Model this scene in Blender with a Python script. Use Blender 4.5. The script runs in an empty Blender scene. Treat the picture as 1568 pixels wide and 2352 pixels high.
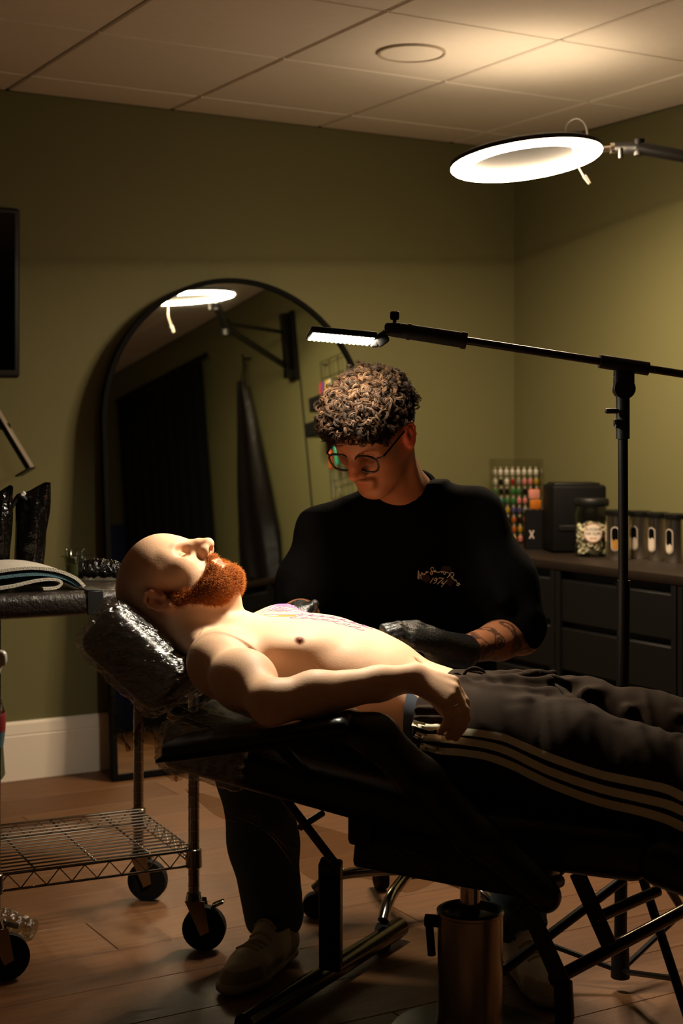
import bpy, bmesh, math, random
import numpy as np
from mathutils import Vector, Matrix, Euler

random.seed(7)
rng = np.random.default_rng(11)
scene = bpy.context.scene
COL = scene.collection
PI = math.pi

# ------------------------------------------------------------------ camera, world, exposure
F = 3430.0          # focal length in pixels of the 1568 wide frame
HOR = 992.0         # horizon row
CH = 1.171          # lens height
cd = bpy.data.cameras.new('camera')
cam = bpy.data.objects.new('camera', cd)
COL.objects.link(cam)
cam.location = (0, 0, CH)
cam.rotation_euler = (PI / 2, 0, 0)
cd.sensor_fit = 'HORIZONTAL'
cd.sensor_width = 24.0
cd.lens = F / 1568 * 24.0
cd.shift_y = -(1176 - HOR) / 1568
cd.clip_start = 0.02
cd.dof.use_dof = True
cd.dof.focus_distance = 3.0
cd.dof.aperture_fstop = 4.5
scene.camera = cam

world = bpy.data.worlds.new('world')
scene.world = world
world.use_nodes = True
world.node_tree.nodes['Background'].inputs[0].default_value = (1.0, 0.75, 0.5, 1)
world.node_tree.nodes['Background'].inputs[1].default_value = 0.0

vs = scene.view_settings
vs.view_transform = 'Standard'
vs.look = 'None'
vs.gamma = 1.0
vs.use_curve_mapping = False
vs.exposure = 0.2

RING_STRENGTH = 165.0
PANEL_STRENGTH = 700.0
RING_COL = (1.0, 0.76, 0.50)
PANEL_COL = (1.0, 0.88, 0.68)


def P(px, py, Y):
    """world point seen at a picture position, at distance Y in front of the lens"""
    return Vector(((px - 784) / F * Y, Y, CH + (HOR - py) / F * Y))


# ------------------------------------------------------------------ materials
def lin(c):
    return tuple((v / 12.92 if v <= 0.04045 else ((v + 0.055) / 1.055) ** 2.4) for v in c)


def hexc(h):
    h = h.lstrip('#')
    return lin(tuple(int(h[i:i + 2], 16) / 255 for i in (0, 2, 4))) + (1.0,)


MATS = {}


def mat(name, col='#808080', rough=0.5, metal=0.0, spec=0.5, noise=0.0, nscale=8.0, bump=0.0, bscale=60.0,
        coat=0.0, trans=0.0, ior=1.45, sss=0.0, stretch=None, attr=None, sheen=0.0, detail=4.0):
    if name in MATS:
        return MATS[name]
    m = bpy.data.materials.new(name)
    m.use_nodes = True
    nt = m.node_tree
    b = nt.nodes['Principled BSDF']
    c = hexc(col)
    b.inputs['Base Color'].default_value = c
    b.inputs['Roughness'].default_value = rough
    b.inputs['Metallic'].default_value = metal
    b.inputs['Specular IOR Level'].default_value = spec
    b.inputs['Coat Weight'].default_value = coat
    b.inputs['Coat Roughness'].default_value = 0.08
    b.inputs['Transmission Weight'].default_value = trans
    b.inputs['IOR'].default_value = ior
    b.inputs['Sheen Weight'].default_value = sheen
    if sss:
        b.inputs['Subsurface Weight'].default_value = sss
        b.inputs['Subsurface Radius'].default_value = (0.012, 0.005, 0.003)
        b.inputs['Subsurface Scale'].default_value = 0.6
    tc = nt.nodes.new('ShaderNodeTexCoord')
    src = tc.outputs['Object']
    if stretch:
        mp = nt.nodes.new('ShaderNodeMapping')
        mp.inputs['Scale'].default_value = stretch
        nt.links.new(src, mp.inputs[0])
        src = mp.outputs[0]
    colout = None
    if attr:
        at = nt.nodes.new('ShaderNodeAttribute')
        at.attribute_name = attr
        colout = at.outputs['Color']
    if noise:
        n = nt.nodes.new('ShaderNodeTexNoise')
        n.inputs['Scale'].default_value = nscale
        n.inputs['Detail'].default_value = detail
        nt.links.new(src, n.inputs['Vector'])
        mr = nt.nodes.new('ShaderNodeMapRange')
        mr.inputs[3].default_value = 1 - noise
        mr.inputs[4].default_value = 1 + noise
        nt.links.new(n.outputs['Fac'], mr.inputs[0])
        mx = nt.nodes.new('ShaderNodeMix')
        mx.data_type = 'RGBA'
        mx.blend_type = 'MULTIPLY'
        mx.inputs[0].default_value = 1.0
        if colout is not None:
            nt.links.new(colout, mx.inputs[6])
        else:
            mx.inputs[6].default_value = c
        nt.links.new(mr.outputs[0], mx.inputs[7])
        colout = mx.outputs[2]
    if colout is not None:
        nt.links.new(colout, b.inputs['Base Color'])
    if bump:
        n2 = nt.nodes.new('ShaderNodeTexNoise')
        n2.inputs['Scale'].default_value = bscale
        n2.inputs['Detail'].default_value = 3.0
        nt.links.new(src, n2.inputs['Vector'])
        bp = nt.nodes.new('ShaderNodeBump')
        bp.inputs['Strength'].default_value = bump
        bp.inputs['Distance'].default_value = 0.01
        nt.links.new(n2.outputs['Fac'], bp.inputs['Height'])
        nt.links.new(bp.outputs[0], b.inputs['Normal'])
    MATS[name] = m
    return m


def emit(name, col, strength):
    if name in MATS:
        return MATS[name]
    m = bpy.data.materials.new(name)
    m.use_nodes = True
    nt = m.node_tree
    nt.nodes.remove(nt.nodes['Principled BSDF'])
    e = nt.nodes.new('ShaderNodeEmission')
    e.inputs[0].default_value = (*col, 1)
    e.inputs[1].default_value = strength
    nt.links.new(e.outputs[0], nt.nodes['Material Output'].inputs[0])
    MATS[name] = m
    return m


def rim_weight(nt):
    """reflectance of a thin clear sheet, alike from both sides"""
    lw = nt.nodes.new('ShaderNodeLayerWeight')
    lw.inputs[0].default_value = 0.5
    pw = nt.nodes.new('ShaderNodeMath')
    pw.operation = 'POWER'
    pw.inputs[1].default_value = 4.0
    nt.links.new(lw.outputs['Facing'], pw.inputs[0])
    mu = nt.nodes.new('ShaderNodeMath')
    mu.operation = 'MULTIPLY'
    mu.inputs[1].default_value = 0.6
    nt.links.new(pw.outputs[0], mu.inputs[0])
    return mu


def film(name, tint='#ffffff', rough=0.12, fac=0.22, bscale=30.0, bump=0.6, stretch=(1, 1, 1)):
    """thin clear plastic: see-through with glossy, crinkled reflections"""
    m = bpy.data.materials.new(name)
    m.use_nodes = True
    nt = m.node_tree
    nt.nodes.remove(nt.nodes['Principled BSDF'])
    tr = nt.nodes.new('ShaderNodeBsdfTransparent')
    tr.inputs[0].default_value = hexc(tint)
    gl = nt.nodes.new('ShaderNodeBsdfGlossy')
    gl.inputs['Roughness'].default_value = rough
    fr = rim_weight(nt)
    ad = nt.nodes.new('ShaderNodeMath')
    ad.operation = 'ADD'
    ad.use_clamp = True
    ad.inputs[1].default_value = fac
    nt.links.new(fr.outputs[0], ad.inputs[0])
    mx = nt.nodes.new('ShaderNodeMixShader')
    nt.links.new(ad.outputs[0], mx.inputs[0])
    nt.links.new(tr.outputs[0], mx.inputs[1])
    nt.links.new(gl.outputs[0], mx.inputs[2])
    tc = nt.nodes.new('ShaderNodeTexCoord')
    mp = nt.nodes.new('ShaderNodeMapping')
    mp.inputs['Scale'].default_value = stretch
    nt.links.new(tc.outputs['Object'], mp.inputs[0])
    n = nt.nodes.new('ShaderNodeTexNoise')
    n.inputs['Scale'].default_value = bscale
    n.inputs['Detail'].default_value = 5
    nt.links.new(mp.outputs[0], n.inputs['Vector'])
    bp = nt.nodes.new('ShaderNodeBump')
    bp.inputs['Strength'].default_value = bump
    bp.inputs['Distance'].default_value = 0.012
    nt.links.new(n.outputs['Fac'], bp.inputs['Height'])
    nt.links.new(bp.outputs[0], gl.inputs['Normal'])
    nt.links.new(mx.outputs[0], nt.nodes['Material Output'].inputs[0])
    MATS[name] = m
    return m


def clear(name, tint='#ffffff', rough=0.03, fac=0.06, ior=1.45):
    """thin clear glass or acrylic wall"""
    m = bpy.data.materials.new(name)
    m.use_nodes = True
    nt = m.node_tree
    nt.nodes.remove(nt.nodes['Principled BSDF'])
    tr = nt.nodes.new('ShaderNodeBsdfTransparent')
    tr.inputs[0].default_value = hexc(tint)
    gl = nt.nodes.new('ShaderNodeBsdfGlossy')
    gl.inputs['Roughness'].default_value = rough
    fr = rim_weight(nt)
    ad = nt.nodes.new('ShaderNodeMath')
    ad.operation = 'ADD'
    ad.use_clamp = True
    ad.inputs[1].default_value = fac
    nt.links.new(fr.outputs[0], ad.inputs[0])
    mx = nt.nodes.new('ShaderNodeMixShader')
    nt.links.new(ad.outputs[0], mx.inputs[0])
    nt.links.new(tr.outputs[0], mx.inputs[1])
    nt.links.new(gl.outputs[0], mx.inputs[2])
    nt.links.new(mx.outputs[0], nt.nodes['Material Output'].inputs[0])
    MATS[name] = m
    return m


# ------------------------------------------------------------------ mesh building
def basis(d):
    d = Vector(d).normalized()
    up = Vector((0, 0, 1)) if abs(d.z) < 0.95 else Vector((1, 0, 0))
    x = d.cross(up).normalized()
    y = x.cross(d).normalized()
    return x, y, d


class MB:
    def __init__(self):
        self.v = []
        self.f = []

    def add(self, vs, fs):
        o = len(self.v)
        self.v += [tuple(p) for p in vs]
        self.f += [tuple(i + o for i in f) for f in fs]
        return self

    def box(self, c, s, rot=None):
        hx, hy, hz = s[0] / 2, s[1] / 2, s[2] / 2
        vs = [Vector((x * hx, y * hy, z * hz)) for x in (-1, 1) for y in (-1, 1) for z in (-1, 1)]
        if rot is not None:
            vs = [rot @ p for p in vs]
        c = Vector(c)
        fs = [(0, 1, 3, 2), (4, 6, 7, 5), (0, 4, 5, 1), (2, 3, 7, 6), (0, 2, 6, 4), (1, 5, 7, 3)]
        return self.add([p + c for p in vs], fs)

    def rbox(self, c, s, r=0.01, seg=3, rot=None):
        bm = bmesh.new()
        bmesh.ops.create_cube(bm, size=1.0)
        for p in bm.verts:
            p.co = Vector((p.co.x * s[0], p.co.y * s[1], p.co.z * s[2]))
        r = min(r, min(s) * 0.49)
        bmesh.ops.bevel(bm, geom=list(bm.edges), offset=r, segments=seg, profile=0.5, affect='EDGES')
        bm.verts.index_update()
        c = Vector(c)
        vs = [((rot @ p.co) if rot is not None else p.co) + c for p in bm.verts]
        fs = [tuple(q.index for q in f.verts) for f in bm.faces]
        bm.free()
        return self.add(vs, fs)

    def cyl(self, a, b, ra, rb=None, n=16, cap=True):
        rb = ra if rb is None else rb
        a, b = Vector(a), Vector(b)
        x, y, d = basis(b - a)
        vs = []
        for c, r in ((a, ra), (b, rb)):
            for i in range(n):
                t = 2 * PI * i / n
                vs.append(c + x * (r * math.cos(t)) + y * (r * math.sin(t)))
        fs = [(i, (i + 1) % n, n + (i + 1) % n, n + i) for i in range(n)]
        if cap:
            fs += [tuple(range(n - 1, -1, -1)), tuple(range(n, 2 * n))]
        return self.add(vs, fs)

    def tube(self, pts, r, n=8, closed=False, cap=True):
        pts = [Vector(p) for p in pts]
        m = len(pts)
        rs = r if isinstance(r, (list, tuple)) else [r] * m
        tang = []
        for i in range(m):
            if closed:
                t = pts[(i + 1) % m] - pts[i - 1]
            else:
                t = pts[min(i + 1, m - 1)] - pts[max(i - 1, 0)]
            tang.append(t.normalized() if t.length > 1e-9 else Vector((0, 0, 1)))
        x, y, _ = basis(tang[0])
        vs = []
        for i in range(m):
            x = (x - tang[i] * x.dot(tang[i]))
            x = x.normalized() if x.length > 1e-6 else basis(tang[i])[0]
            y = tang[i].cross(x)
            for k in range(n):
                a = 2 * PI * k / n
                vs.append(pts[i] + x * (rs[i] * math.cos(a)) + y * (rs[i] * math.sin(a)))
        fs = []
        for i in range(m if closed else m - 1):
            j = (i + 1) % m
            for k in range(n):
                l = (k + 1) % n
                fs.append((i * n + k, i * n + l, j * n + l, j * n + k))
        if cap and not closed:
            fs += [tuple(range(n - 1, -1, -1)), tuple((m - 1) * n + k for k in range(n))]
        return self.add(vs, fs)

    def lathe(self, prof, c=(0, 0, 0), n=24, rot=None):
        """prof: (radius, z) list, turned round z"""
        c = Vector(c)
        vs = []
        for r, z in prof:
            for k in range(n):
                a = 2 * PI * k / n
                p = Vector((r * math.cos(a), r * math.sin(a), z))
                vs.append((rot @ p if rot is not None else p) + c)
        fs = []
        for i in range(len(prof) - 1):
            for k in range(n):
                l = (k + 1) % n
                fs.append((i * n + k, i * n + l, (i + 1) * n + l, (i + 1) * n + k))
        if prof[0][0] > 1e-6:
            fs.append(tuple(range(n - 1, -1, -1)))
        if prof[-1][0] > 1e-6:
            fs.append(tuple((len(prof) - 1) * n + k for k in range(n)))
        return self.add(vs, fs)

    def ball(self, c, r, n=16, m=10, rot=None):
        rr = r if isinstance(r, (tuple, list)) else (r, r, r)
        c = Vector(c)
        vs, fs = [], []
        for i in range(m + 1):
            th = PI * i / m
            for k in range(n):
                a = 2 * PI * k / n
                p = Vector((rr[0] * math.sin(th) * math.cos(a), rr[1] * math.sin(th) * math.sin(a), rr[2] * math.cos(th)))
                vs.append((rot @ p if rot is not None else p) + c)
        for i in range(m):
            for k in range(n):
                l = (k + 1) % n
                fs.append((i * n + k, (i + 1) * n + k, (i + 1) * n + l, i * n + l))
        return self.add(vs, fs)

    def prism(self, outline, d, M=None):
        """outline: 2D (x, y) list extruded along z by d, then moved by matrix M"""
        n = len(outline)
        vs = [Vector((x, y, 0)) for x, y in outline] + [Vector((x, y, d)) for x, y in outline]
        if M is not None:
            vs = [M @ p for p in vs]
        fs = [tuple(range(n - 1, -1, -1)), tuple(range(n, 2 * n))]
        fs += [(i, (i + 1) % n, n + (i + 1) % n, n + i) for i in range(n)]
        return self.add(vs, fs)

    def grid(self, fn, nu, nv, closed_u=False):
        vs = [fn(i / (nu if closed_u else nu - 1), j / (nv - 1)) for i in range(nu) for j in range(nv)]
        fs = []
        for i in range(nu if closed_u else nu - 1):
            for j in range(nv - 1):
                k = (i + 1) % nu
                fs.append((i * nv + j, k * nv + j, k * nv + j + 1, i * nv + j + 1))
        return self.add(vs, fs)

    def mesh(self, name, m, angle=40):
        me = bpy.data.meshes.new(name)
        me.from_pydata(self.v, [], self.f)
        bm = bmesh.new()
        bm.from_mesh(me)
        bmesh.ops.remove_doubles(bm, verts=bm.verts, dist=1e-6)
        bmesh.ops.recalc_face_normals(bm, faces=bm.faces)
        bm.to_mesh(me)
        bm.free()
        me.polygons.foreach_set('use_smooth', [True] * len(me.polygons))
        me.set_sharp_from_angle(angle=math.radians(angle))
        if m:
            me.materials.append(m)
        return me

    def build(self, name, m, parent=None, angle=40):
        return link(name, self.mesh(name, m, angle), parent)


def link(name, me, parent=None):
    o = bpy.data.objects.new(name, me)
    COL.objects.link(o)
    if parent is not None:
        o.parent = parent
    return o


def thing(name, label, cat, loc=(0, 0, 0), rz=0.0, group=None):
    o = bpy.data.objects.new(name, None)
    COL.objects.link(o)
    o.location = loc
    o.rotation_euler = (0, 0, rz)
    o.empty_display_size = 0.05
    tag(o, label, cat, group)
    return o


def tag(o, label, cat, group=None):
    o['label'] = label
    o['category'] = cat
    if group:
        o['group'] = group
    return o


def struct(o, label=None):
    o['kind'] = 'structure'
    if label:
        o['label'] = label
    return o


def copy_tree(o, parent=None):
    c = o.copy()
    COL.objects.link(c)
    if parent is not None:
        c.parent = parent
    for ch in list(o.children):
        copy_tree(ch, c)
    return c


def arc(c, r, a0, a1, n, plane='xz'):
    out = []
    for i in range(n):
        a = a0 + (a1 - a0) * i / (n - 1)
        if plane == 'xz':
            out.append(Vector((c[0] + r * math.cos(a), c[1], c[2] + r * math.sin(a))))
        elif plane == 'xy':
            out.append(Vector((c[0] + r * math.cos(a), c[1] + r * math.sin(a), c[2])))
    return out


def smooth_path(pts, n=8):
    """Catmull-Rom through the points"""
    pts = [Vector(p) for p in pts]
    out = []
    for i in range(len(pts) - 1):
        p0, p1, p2, p3 = pts[max(i - 1, 0)], pts[i], pts[i + 1], pts[min(i + 2, len(pts) - 1)]
        for k in range(n):
            t = k / n
            out.append(0.5 * ((2 * p1) + (p2 - p0) * t + (2 * p0 - 5 * p1 + 4 * p2 - p3) * t * t + (3 * p1 - p0 - 3 * p2 + p3) * t ** 3))
    out.append(pts[-1])
    return out
# ------------------------------------------------------------------ the room
# room coordinates: t along the back wall, s out of the back wall, z up
TH = math.radians(30.2)
RO = Vector((-1.124, 5.014, 0))
ROOM_H = CH + 1.146
T0, T1, S1 = -3.2, 2.113, 6.4
U = Vector((math.cos(TH), math.sin(TH), 0))
N = Vector((math.sin(TH), -math.cos(TH), 0))


def R(t, s, z=0.0):
    return RO + U * t + N * s + Vector((0, 0, z))


def room(o):
    """objects modelled in (t, -s, z)"""
    o.location = RO
    o.rotation_euler = (0, 0, TH)
    return o


m_wall = mat('wall_paint', '#716e49', rough=0.62, spec=0.3, noise=0.05, nscale=3, bump=0.05, bscale=180)
m_wall_d = mat('wall_dark_low_bounce', '#2b2923', rough=0.7, spec=0.2, noise=0.05, nscale=3)  # unseen left and front walls, darkened to cut bounced light
m_ceil = mat('ceiling_tile_white', '#efe5d8', rough=0.9, spec=0.2, noise=0.04, nscale=30, bump=0.08, bscale=240)
m_tee = mat('ceiling_grid_metal', '#8d8272', rough=0.6, spec=0.3, noise=0.03)
m_skirt = mat('skirting_paint', '#fbf0e0', rough=0.35, spec=0.4, noise=0.03, nscale=5)
m_sub = mat('floor_joint', '#150d08', rough=0.9, noise=0.2)

wb = MB().box(((T0 + T1) / 2, 0.06, ROOM_H / 2), (T1 - T0 + 0.24, 0.12, ROOM_H)).build('wall_back', m_wall)
room(struct(wb))
wr = MB().box((T1 + 0.06, -S1 / 2, ROOM_H / 2), (0.12, S1, ROOM_H)).build('wall_right', m_wall)
room(struct(wr))
wl = MB().box((T0 - 0.06, -S1 / 2, ROOM_H / 2), (0.12, S1, ROOM_H)).build('wall_left', m_wall_d)
room(struct(wl))
wf = MB().box(((T0 + T1) / 2, -S1 - 0.06, ROOM_H / 2), (T1 - T0 + 0.24, 0.12, ROOM_H)).build('wall_front', m_wall_d)
room(struct(wf))

# floor: vinyl planks, each a piece of its own on a dark screed
fl = MB().box(((T0 + T1) / 2, -S1 / 2, -0.055), (T1 - T0, S1, 0.1)).build('floor', m_sub)
room(struct(fl))
PW, PL, GAP = 0.2077, 1.22, 0.0016
plank_mats = []
for i, (c, st) in enumerate([('#6f4b2e', 1), ('#775233', 1), ('#6a472b', 1), ('#735033', 1)]):
    pm = mat('plank_%d' % i, c, rough=0.52, spec=0.4, noise=0.42, nscale=5, bump=0.10, bscale=20, stretch=(1.4, 16, 16), detail=8)
    plank_mats.append(pm)


def plank_mesh(x0, x1, y0, y1, m, name='plank'):
    c = 0.0012
    vs = [(x0, y0, -0.004), (x1, y0, -0.004), (x1, y1, -0.004), (x0, y1, -0.004),
          (x0, y0, -c), (x1, y0, -c), (x1, y1, -c), (x0, y1, -c),
          (x0 + c, y0 + c, 0), (x1 - c, y0 + c, 0), (x1 - c, y1 - c, 0), (x0 + c, y1 - c, 0)]
    fs = [(8, 9, 10, 11)]
    for a, b in ((0, 4), (4, 8)):
        for k in range(4):
            l = (k + 1) % 4
            fs.append((a + k, a + l, b + l, b + k))
    me = bpy.data.meshes.new(name)
    me.from_pydata(vs, [], fs)
    me.materials.append(m)
    return me


s_lines = []
s = 1.929 - PW * 10
while s < S1:
    s_lines.append(s)
    s += PW
pk = 0
# end joints seen in the picture: rows meet at these t positions
for i, s0 in enumerate(s_lines):
    a, b = max(s0, 0.0), min(s0 + PW, S1)
    if b - a < 0.01:
        continue
    off = (0.43 * i * PL + 0.21) % PL
    t = T0 - off
    while t < T1:
        x0, x1 = max(t, T0), min(t + PL, T1)
        if x1 - x0 > 0.03:
            me = plank_mesh(x0 + GAP / 2, x1 - GAP / 2, -b + GAP / 2, -a - GAP / 2, plank_mats[(i * 7 + pk * 3) % 4])
            link('plank', me, fl)
            pk += 1
        t += PL

# ceiling: slab, exposed grid, lay-in tiles
ce = MB().box(((T0 + T1) / 2, -S1 / 2, ROOM_H + 0.05), (T1 - T0 + 0.24, S1 + 0.12, 0.06)).build('ceiling', m_tee)
room(struct(ce))
tl = sorted({T0, T1} | {round(0.6 * k, 3) for k in range(-6, 4) if T0 < 0.6 * k < T1})
sl = sorted({0.0, S1} | {round(0.242 + 0.6 * k, 3) for k in range(0, 11) if 0.242 + 0.6 * k < S1})
g = 0.0055
for i in range(len(tl) - 1):
    for j in range(len(sl) - 1):
        x0, x1, y0, y1 = tl[i] + g, tl[i + 1] - g, -sl[j + 1] + 0.0035, -sl[j] - 0.0035
        if x1 - x0 < 0.03 or y1 - y0 < 0.03:
            continue
        b = 0.004
        zt, zb = ROOM_H + 0.015, ROOM_H
        vs = [(x0, y0, zt), (x1, y0, zt), (x1, y1, zt), (x0, y1, zt),
              (x0, y0, zb + b), (x1, y0, zb + b), (x1, y1, zb + b), (x0, y1, zb + b),
              (x0 + b, y0 + b, zb), (x1 - b, y0 + b, zb), (x1 - b, y1 - b, zb), (x0 + b, y1 - b, zb)]
        fs = [(11, 10, 9, 8)]
        for q, w in ((0, 4), (4, 8)):
            for k in range(4):
                l = (k + 1) % 4
                fs.append((q + k, w + k, w + l, q + l))
        me = bpy.data.meshes.new('ceiling_tile')
        me.from_pydata(vs, [], fs)
        me.materials.append(m_ceil)
        link('ceiling_tile', me, ce)
for x in tl[1:-1]:
    MB().box((x, -S1 / 2, ROOM_H + 0.011), (0.024, S1, 0.006)).build('grid_bar', m_tee, ce)
for y in sl[1:-1]:
    MB().box(((T0 + T1) / 2, -y, ROOM_H + 0.0115), (T1 - T0, 0.024, 0.005)).build('grid_bar', m_tee, ce)

# round speaker cover flush in a tile
c = P(945, 120, 1.146 * F / (HOR - 120))
sp = thing('ceiling_speaker', 'flush round white speaker cover set in a ceiling tile', 'speaker', (c.x, c.y, ROOM_H - 0.004))
MB().lathe([(0.0, 0.0), (0.094, 0.0), (0.094, 0.004), (0.0, 0.004)], n=48).build('grille', m_ceil, sp)
MB().lathe([(0.096, 0.003), (0.097, -0.003), (0.103, -0.003), (0.104, 0.003), (0.096, 0.003)], n=48).build('rim', mat('speaker_rim', '#b9ac98', rough=0.7, noise=0.03), sp)

# skirting: tall board with a cap line, on every wall
def skirting(name, a, b, horizontal=True):
    mb = MB()
    prof = [(0, 0), (0.018, 0), (0.018, 0.148), (0.0165, 0.150), (0.0165, 0.153), (0.018, 0.155), (0.014, 0.188), (0.006, 0.196), (0, 0.196)]
    vs = []
    for e in (a, b):
        for q, z in prof:
            vs.append(Vector((e[0], e[1], 0)) + Vector((e[2], e[3], 0)) * q + Vector((0, 0, z)))
    n = len(prof)
    fs = [(i, (i + 1) % n, n + (i + 1) % n, n + i) for i in range(n)] + [tuple(range(n)), tuple(range(2 * n - 1, n - 1, -1))]
    mb.add(vs, fs)
    o = mb.build(name, m_skirt, angle=25)
    room(struct(o))
    return o


skirting('baseboard_back', (T0, 0, 0, -1), (T1, 0, 0, -1))
skirting('baseboard_right', (T1, 0, -1, 0), (T1, -S1, -1, 0))
skirting('baseboard_left', (T0, 0, 1, 0), (T0, -S1, 1, 0))
skirting('baseboard_front', (T0, -S1, 0, 1), (T1, -S1, 0, 1))

# ------------------------------------------------------------------ ring light on its wall arm
m_blk = mat('black_metal', '#0c0b0a', rough=0.38, spec=0.45, noise=0.1, nscale=12)
m_blkp = mat('black_plastic', '#0e0d0c', rough=0.5, spec=0.4, noise=0.1, nscale=15)
m_chrome = mat('chrome', '#b9b3aa', rough=0.12, metal=1.0, noise=0.05, nscale=9)
m_steel = mat('brushed_steel', '#e2dacd', rough=0.2, metal=1.0, noise=0.08, nscale=30, stretch=(1, 1, 0.05))
m_rubber = mat('black_rubber', '#0d0c0b', rough=0.75, spec=0.3, noise=0.1)
m_white = mat('white_plastic', '#d8d2c6', rough=0.4, spec=0.5, noise=0.03)
m_cable = mat('white_cable', '#c9c2b5', rough=0.5, noise=0.03)

m_grey = mat('grey_cable', '#5d5750', rough=0.5, noise=0.05)
RC = P(1208, 366, 4.5)
rl = thing('ring_light', 'large round LED ring light glowing below the ceiling on a black wall arm', 'ring light', RC)
rl.rotation_euler = (math.radians(-4.5), math.radians(-6.5), 0)
ro, ri = 0.228, 0.166
rm, hw = (ro + ri) / 2, (ro - ri) / 2
prof = []
NK = 6
for k in range(NK + 1):
    a = PI + PI * k / NK
    prof.append((rm + hw * math.cos(a), -0.004 + 0.009 * math.sin(a)))
mb = MB()
n = 48
vs, fs = [], []
for q in range(n):
    a = 2 * PI * q / n
    for r_, z_ in prof:
        vs.append((r_ * math.cos(a), r_ * math.sin(a), z_))
for q in range(n):
    w = (q + 1) % n
    for k in range(NK):
        fs.append((q * (NK + 1) + k, w * (NK + 1) + k, w * (NK + 1) + k + 1, q * (NK + 1) + k + 1))
mb.add(vs, fs)
mb.build('diffuser', emit('ring_light_glow', RING_COL, RING_STRENGTH), rl, 80)
MB().lathe([(ri - 0.002, 0.000), (ri - 0.001, 0.012), (ri + 0.010, 0.018), (ri + 0.018, 0.018), (ri + 0.019, 0.008), (ro - 0.019, 0.008), (ro - 0.018, 0.018), (ro - 0.010, 0.018), (ro + 0.001, 0.012), (ro + 0.002, 0.000),
            (ro + 0.001, -0.002), (ri, -0.002), (ri - 0.002, 0.000)], n=64).build('housing', m_blkp, rl)
# glowing strip added on top of the ring to brighten the ceiling
vr = MB()
for q in range(40):
    a, b = 2 * PI * q / 40, 2 * PI * (q + 1) / 40
    vr.add([(r_ * math.cos(t_), r_ * math.sin(t_), 0.0182) for t_, r_ in ((a, ri + 0.021), (b, ri + 0.021), (b, ro - 0.021), (a, ro - 0.021))], [(0, 1, 2, 3)])
vr.build('added_top_glow', emit('added_top_glow', RING_COL, RING_STRENGTH * 0.17), rl)
# phone clamp and loops of cable on top of the ring
cl = MB()
cl.rbox((0.13, -0.02, 0.045), (0.075, 0.05, 0.03), 0.008)
cl.cyl((0.13, -0.02, 0.02), (0.13, -0.02, 0.05), 0.008)
cl.build('bracket', m_blkp, rl)
MB().tube(smooth_path([(0.12, -0.03, 0.05), (0.13, -0.03, 0.085), (0.16, -0.03, 0.10), (0.185, -0.02, 0.08), (0.19, -0.01, 0.03)], 6), 0.0026, 8).build('cable_loop', m_grey, rl)
MB().tube(smooth_path([(0.09, -0.03, 0.05), (0.085, -0.035, 0.035), (0.09, -0.035, 0.02)], 6), 0.003, 8).build('cable_loop', m_cable, rl)
cb = MB().tube(smooth_path([(0.11, -0.16, 0.01), (0.115, -0.17, -0.03), (0.115, -0.172, -0.065), (0.125, -0.172, -0.09), (0.135, -0.172, -0.115)], 6), 0.0022, 6)
cb.cyl((0.135, -0.172, -0.11), (0.148, -0.172, -0.135), 0.0055, 0.0045, 10)
cb.build('power_lead', m_cable, rl)
MB().cyl((0.222, 0, 0.004), (0.262, 0, 0.004), 0.009, 0.009).cyl((0.255, 0, 0.004), (0.268, 0, 0.004), 0.016).build('spigot', m_steel, rl)

# scissor arm from the right wall
B0 = R(T1, 0.0, 0)
arm_wall = Vector((1.696, 4.37, 1.97))
wa = thing('articulated_mount', 'black jointed mount with tall wall bracket that carries the ring light', 'mount', R(T1 - 0.02, 1.975, 1.97))
def wl_(p):
    return Vector(p) - wa.location
e1 = RC + Vector((0.272, 0, 0.034))
e2 = P(1468, 340, 4.45)
elbow = P(1640, 372, 4.36)
base_lo = R(T1 - 0.055, 1.975, 1.84)
base_hi = R(T1 - 0.055, 1.975, 2.02)
ab = MB()
ab.cyl(wl_(e1), wl_(e2), 0.017, 0.019, 16)
ab.cyl(wl_(e2) + Vector((0, 0, -0.022)), wl_(e2) + Vector((0, 0, 0.026)), 0.016)
ab.cyl(wl_(e2) + Vector((-0.055, 0, -0.03)), wl_(e2) + Vector((-0.055, 0, 0)), 0.007)
ab.build('tilt_joint', m_blkp, wa)
MB().cyl(wl_(e2), wl_(elbow), 0.020, 0.019, 16).build('upper_arm', m_blk, wa)
MB().cyl(wl_(elbow) + Vector((0, 0, -0.04)), wl_(elbow) + Vector((0, 0, 0.04)), 0.022).build('elbow_joint', m_blkp, wa)
MB().cyl(wl_(elbow), wl_(base_lo), 0.016, 0.016, 12).build('lower_arm', m_blk, wa)
MB().cyl(wl_(elbow) + Vector((0, 0, 0.02)), wl_(base_hi), 0.010, 0.010, 12).build('stay_bar', m_blk, wa)
rotm = Matrix.Rotation(TH, 3, 'Z')
bk = MB().rbox(wl_(R(T1 - 0.012, 1.975, 1.95)), (0.024, 0.09, 0.36), 0.006, 2, rotm)
bk.rbox(wl_(R(T1 - 0.05, 1.975, 1.95)), (0.03, 0.035, 0.34), 0.006, 2, rotm)
bk.rbox(wl_(R(T1 - 0.035, 1.975, 1.80)), (0.06, 0.05, 0.04), 0.006, 2, rotm)
bk.rbox(wl_(R(T1 - 0.035, 1.975, 2.10)), (0.06, 0.05, 0.03), 0.006, 2, rotm)
bk.build('wall_bracket', m_blk, wa)
MB().tube([wl_(R(T1 - 0.006, 1.93, 1.79)), wl_(R(T1 - 0.006, 1.92, 1.3)), wl_(R(T1 - 0.006, 1.915, 0.78))], 0.004, 6).build('power_lead', m_blkp, wa)

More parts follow.
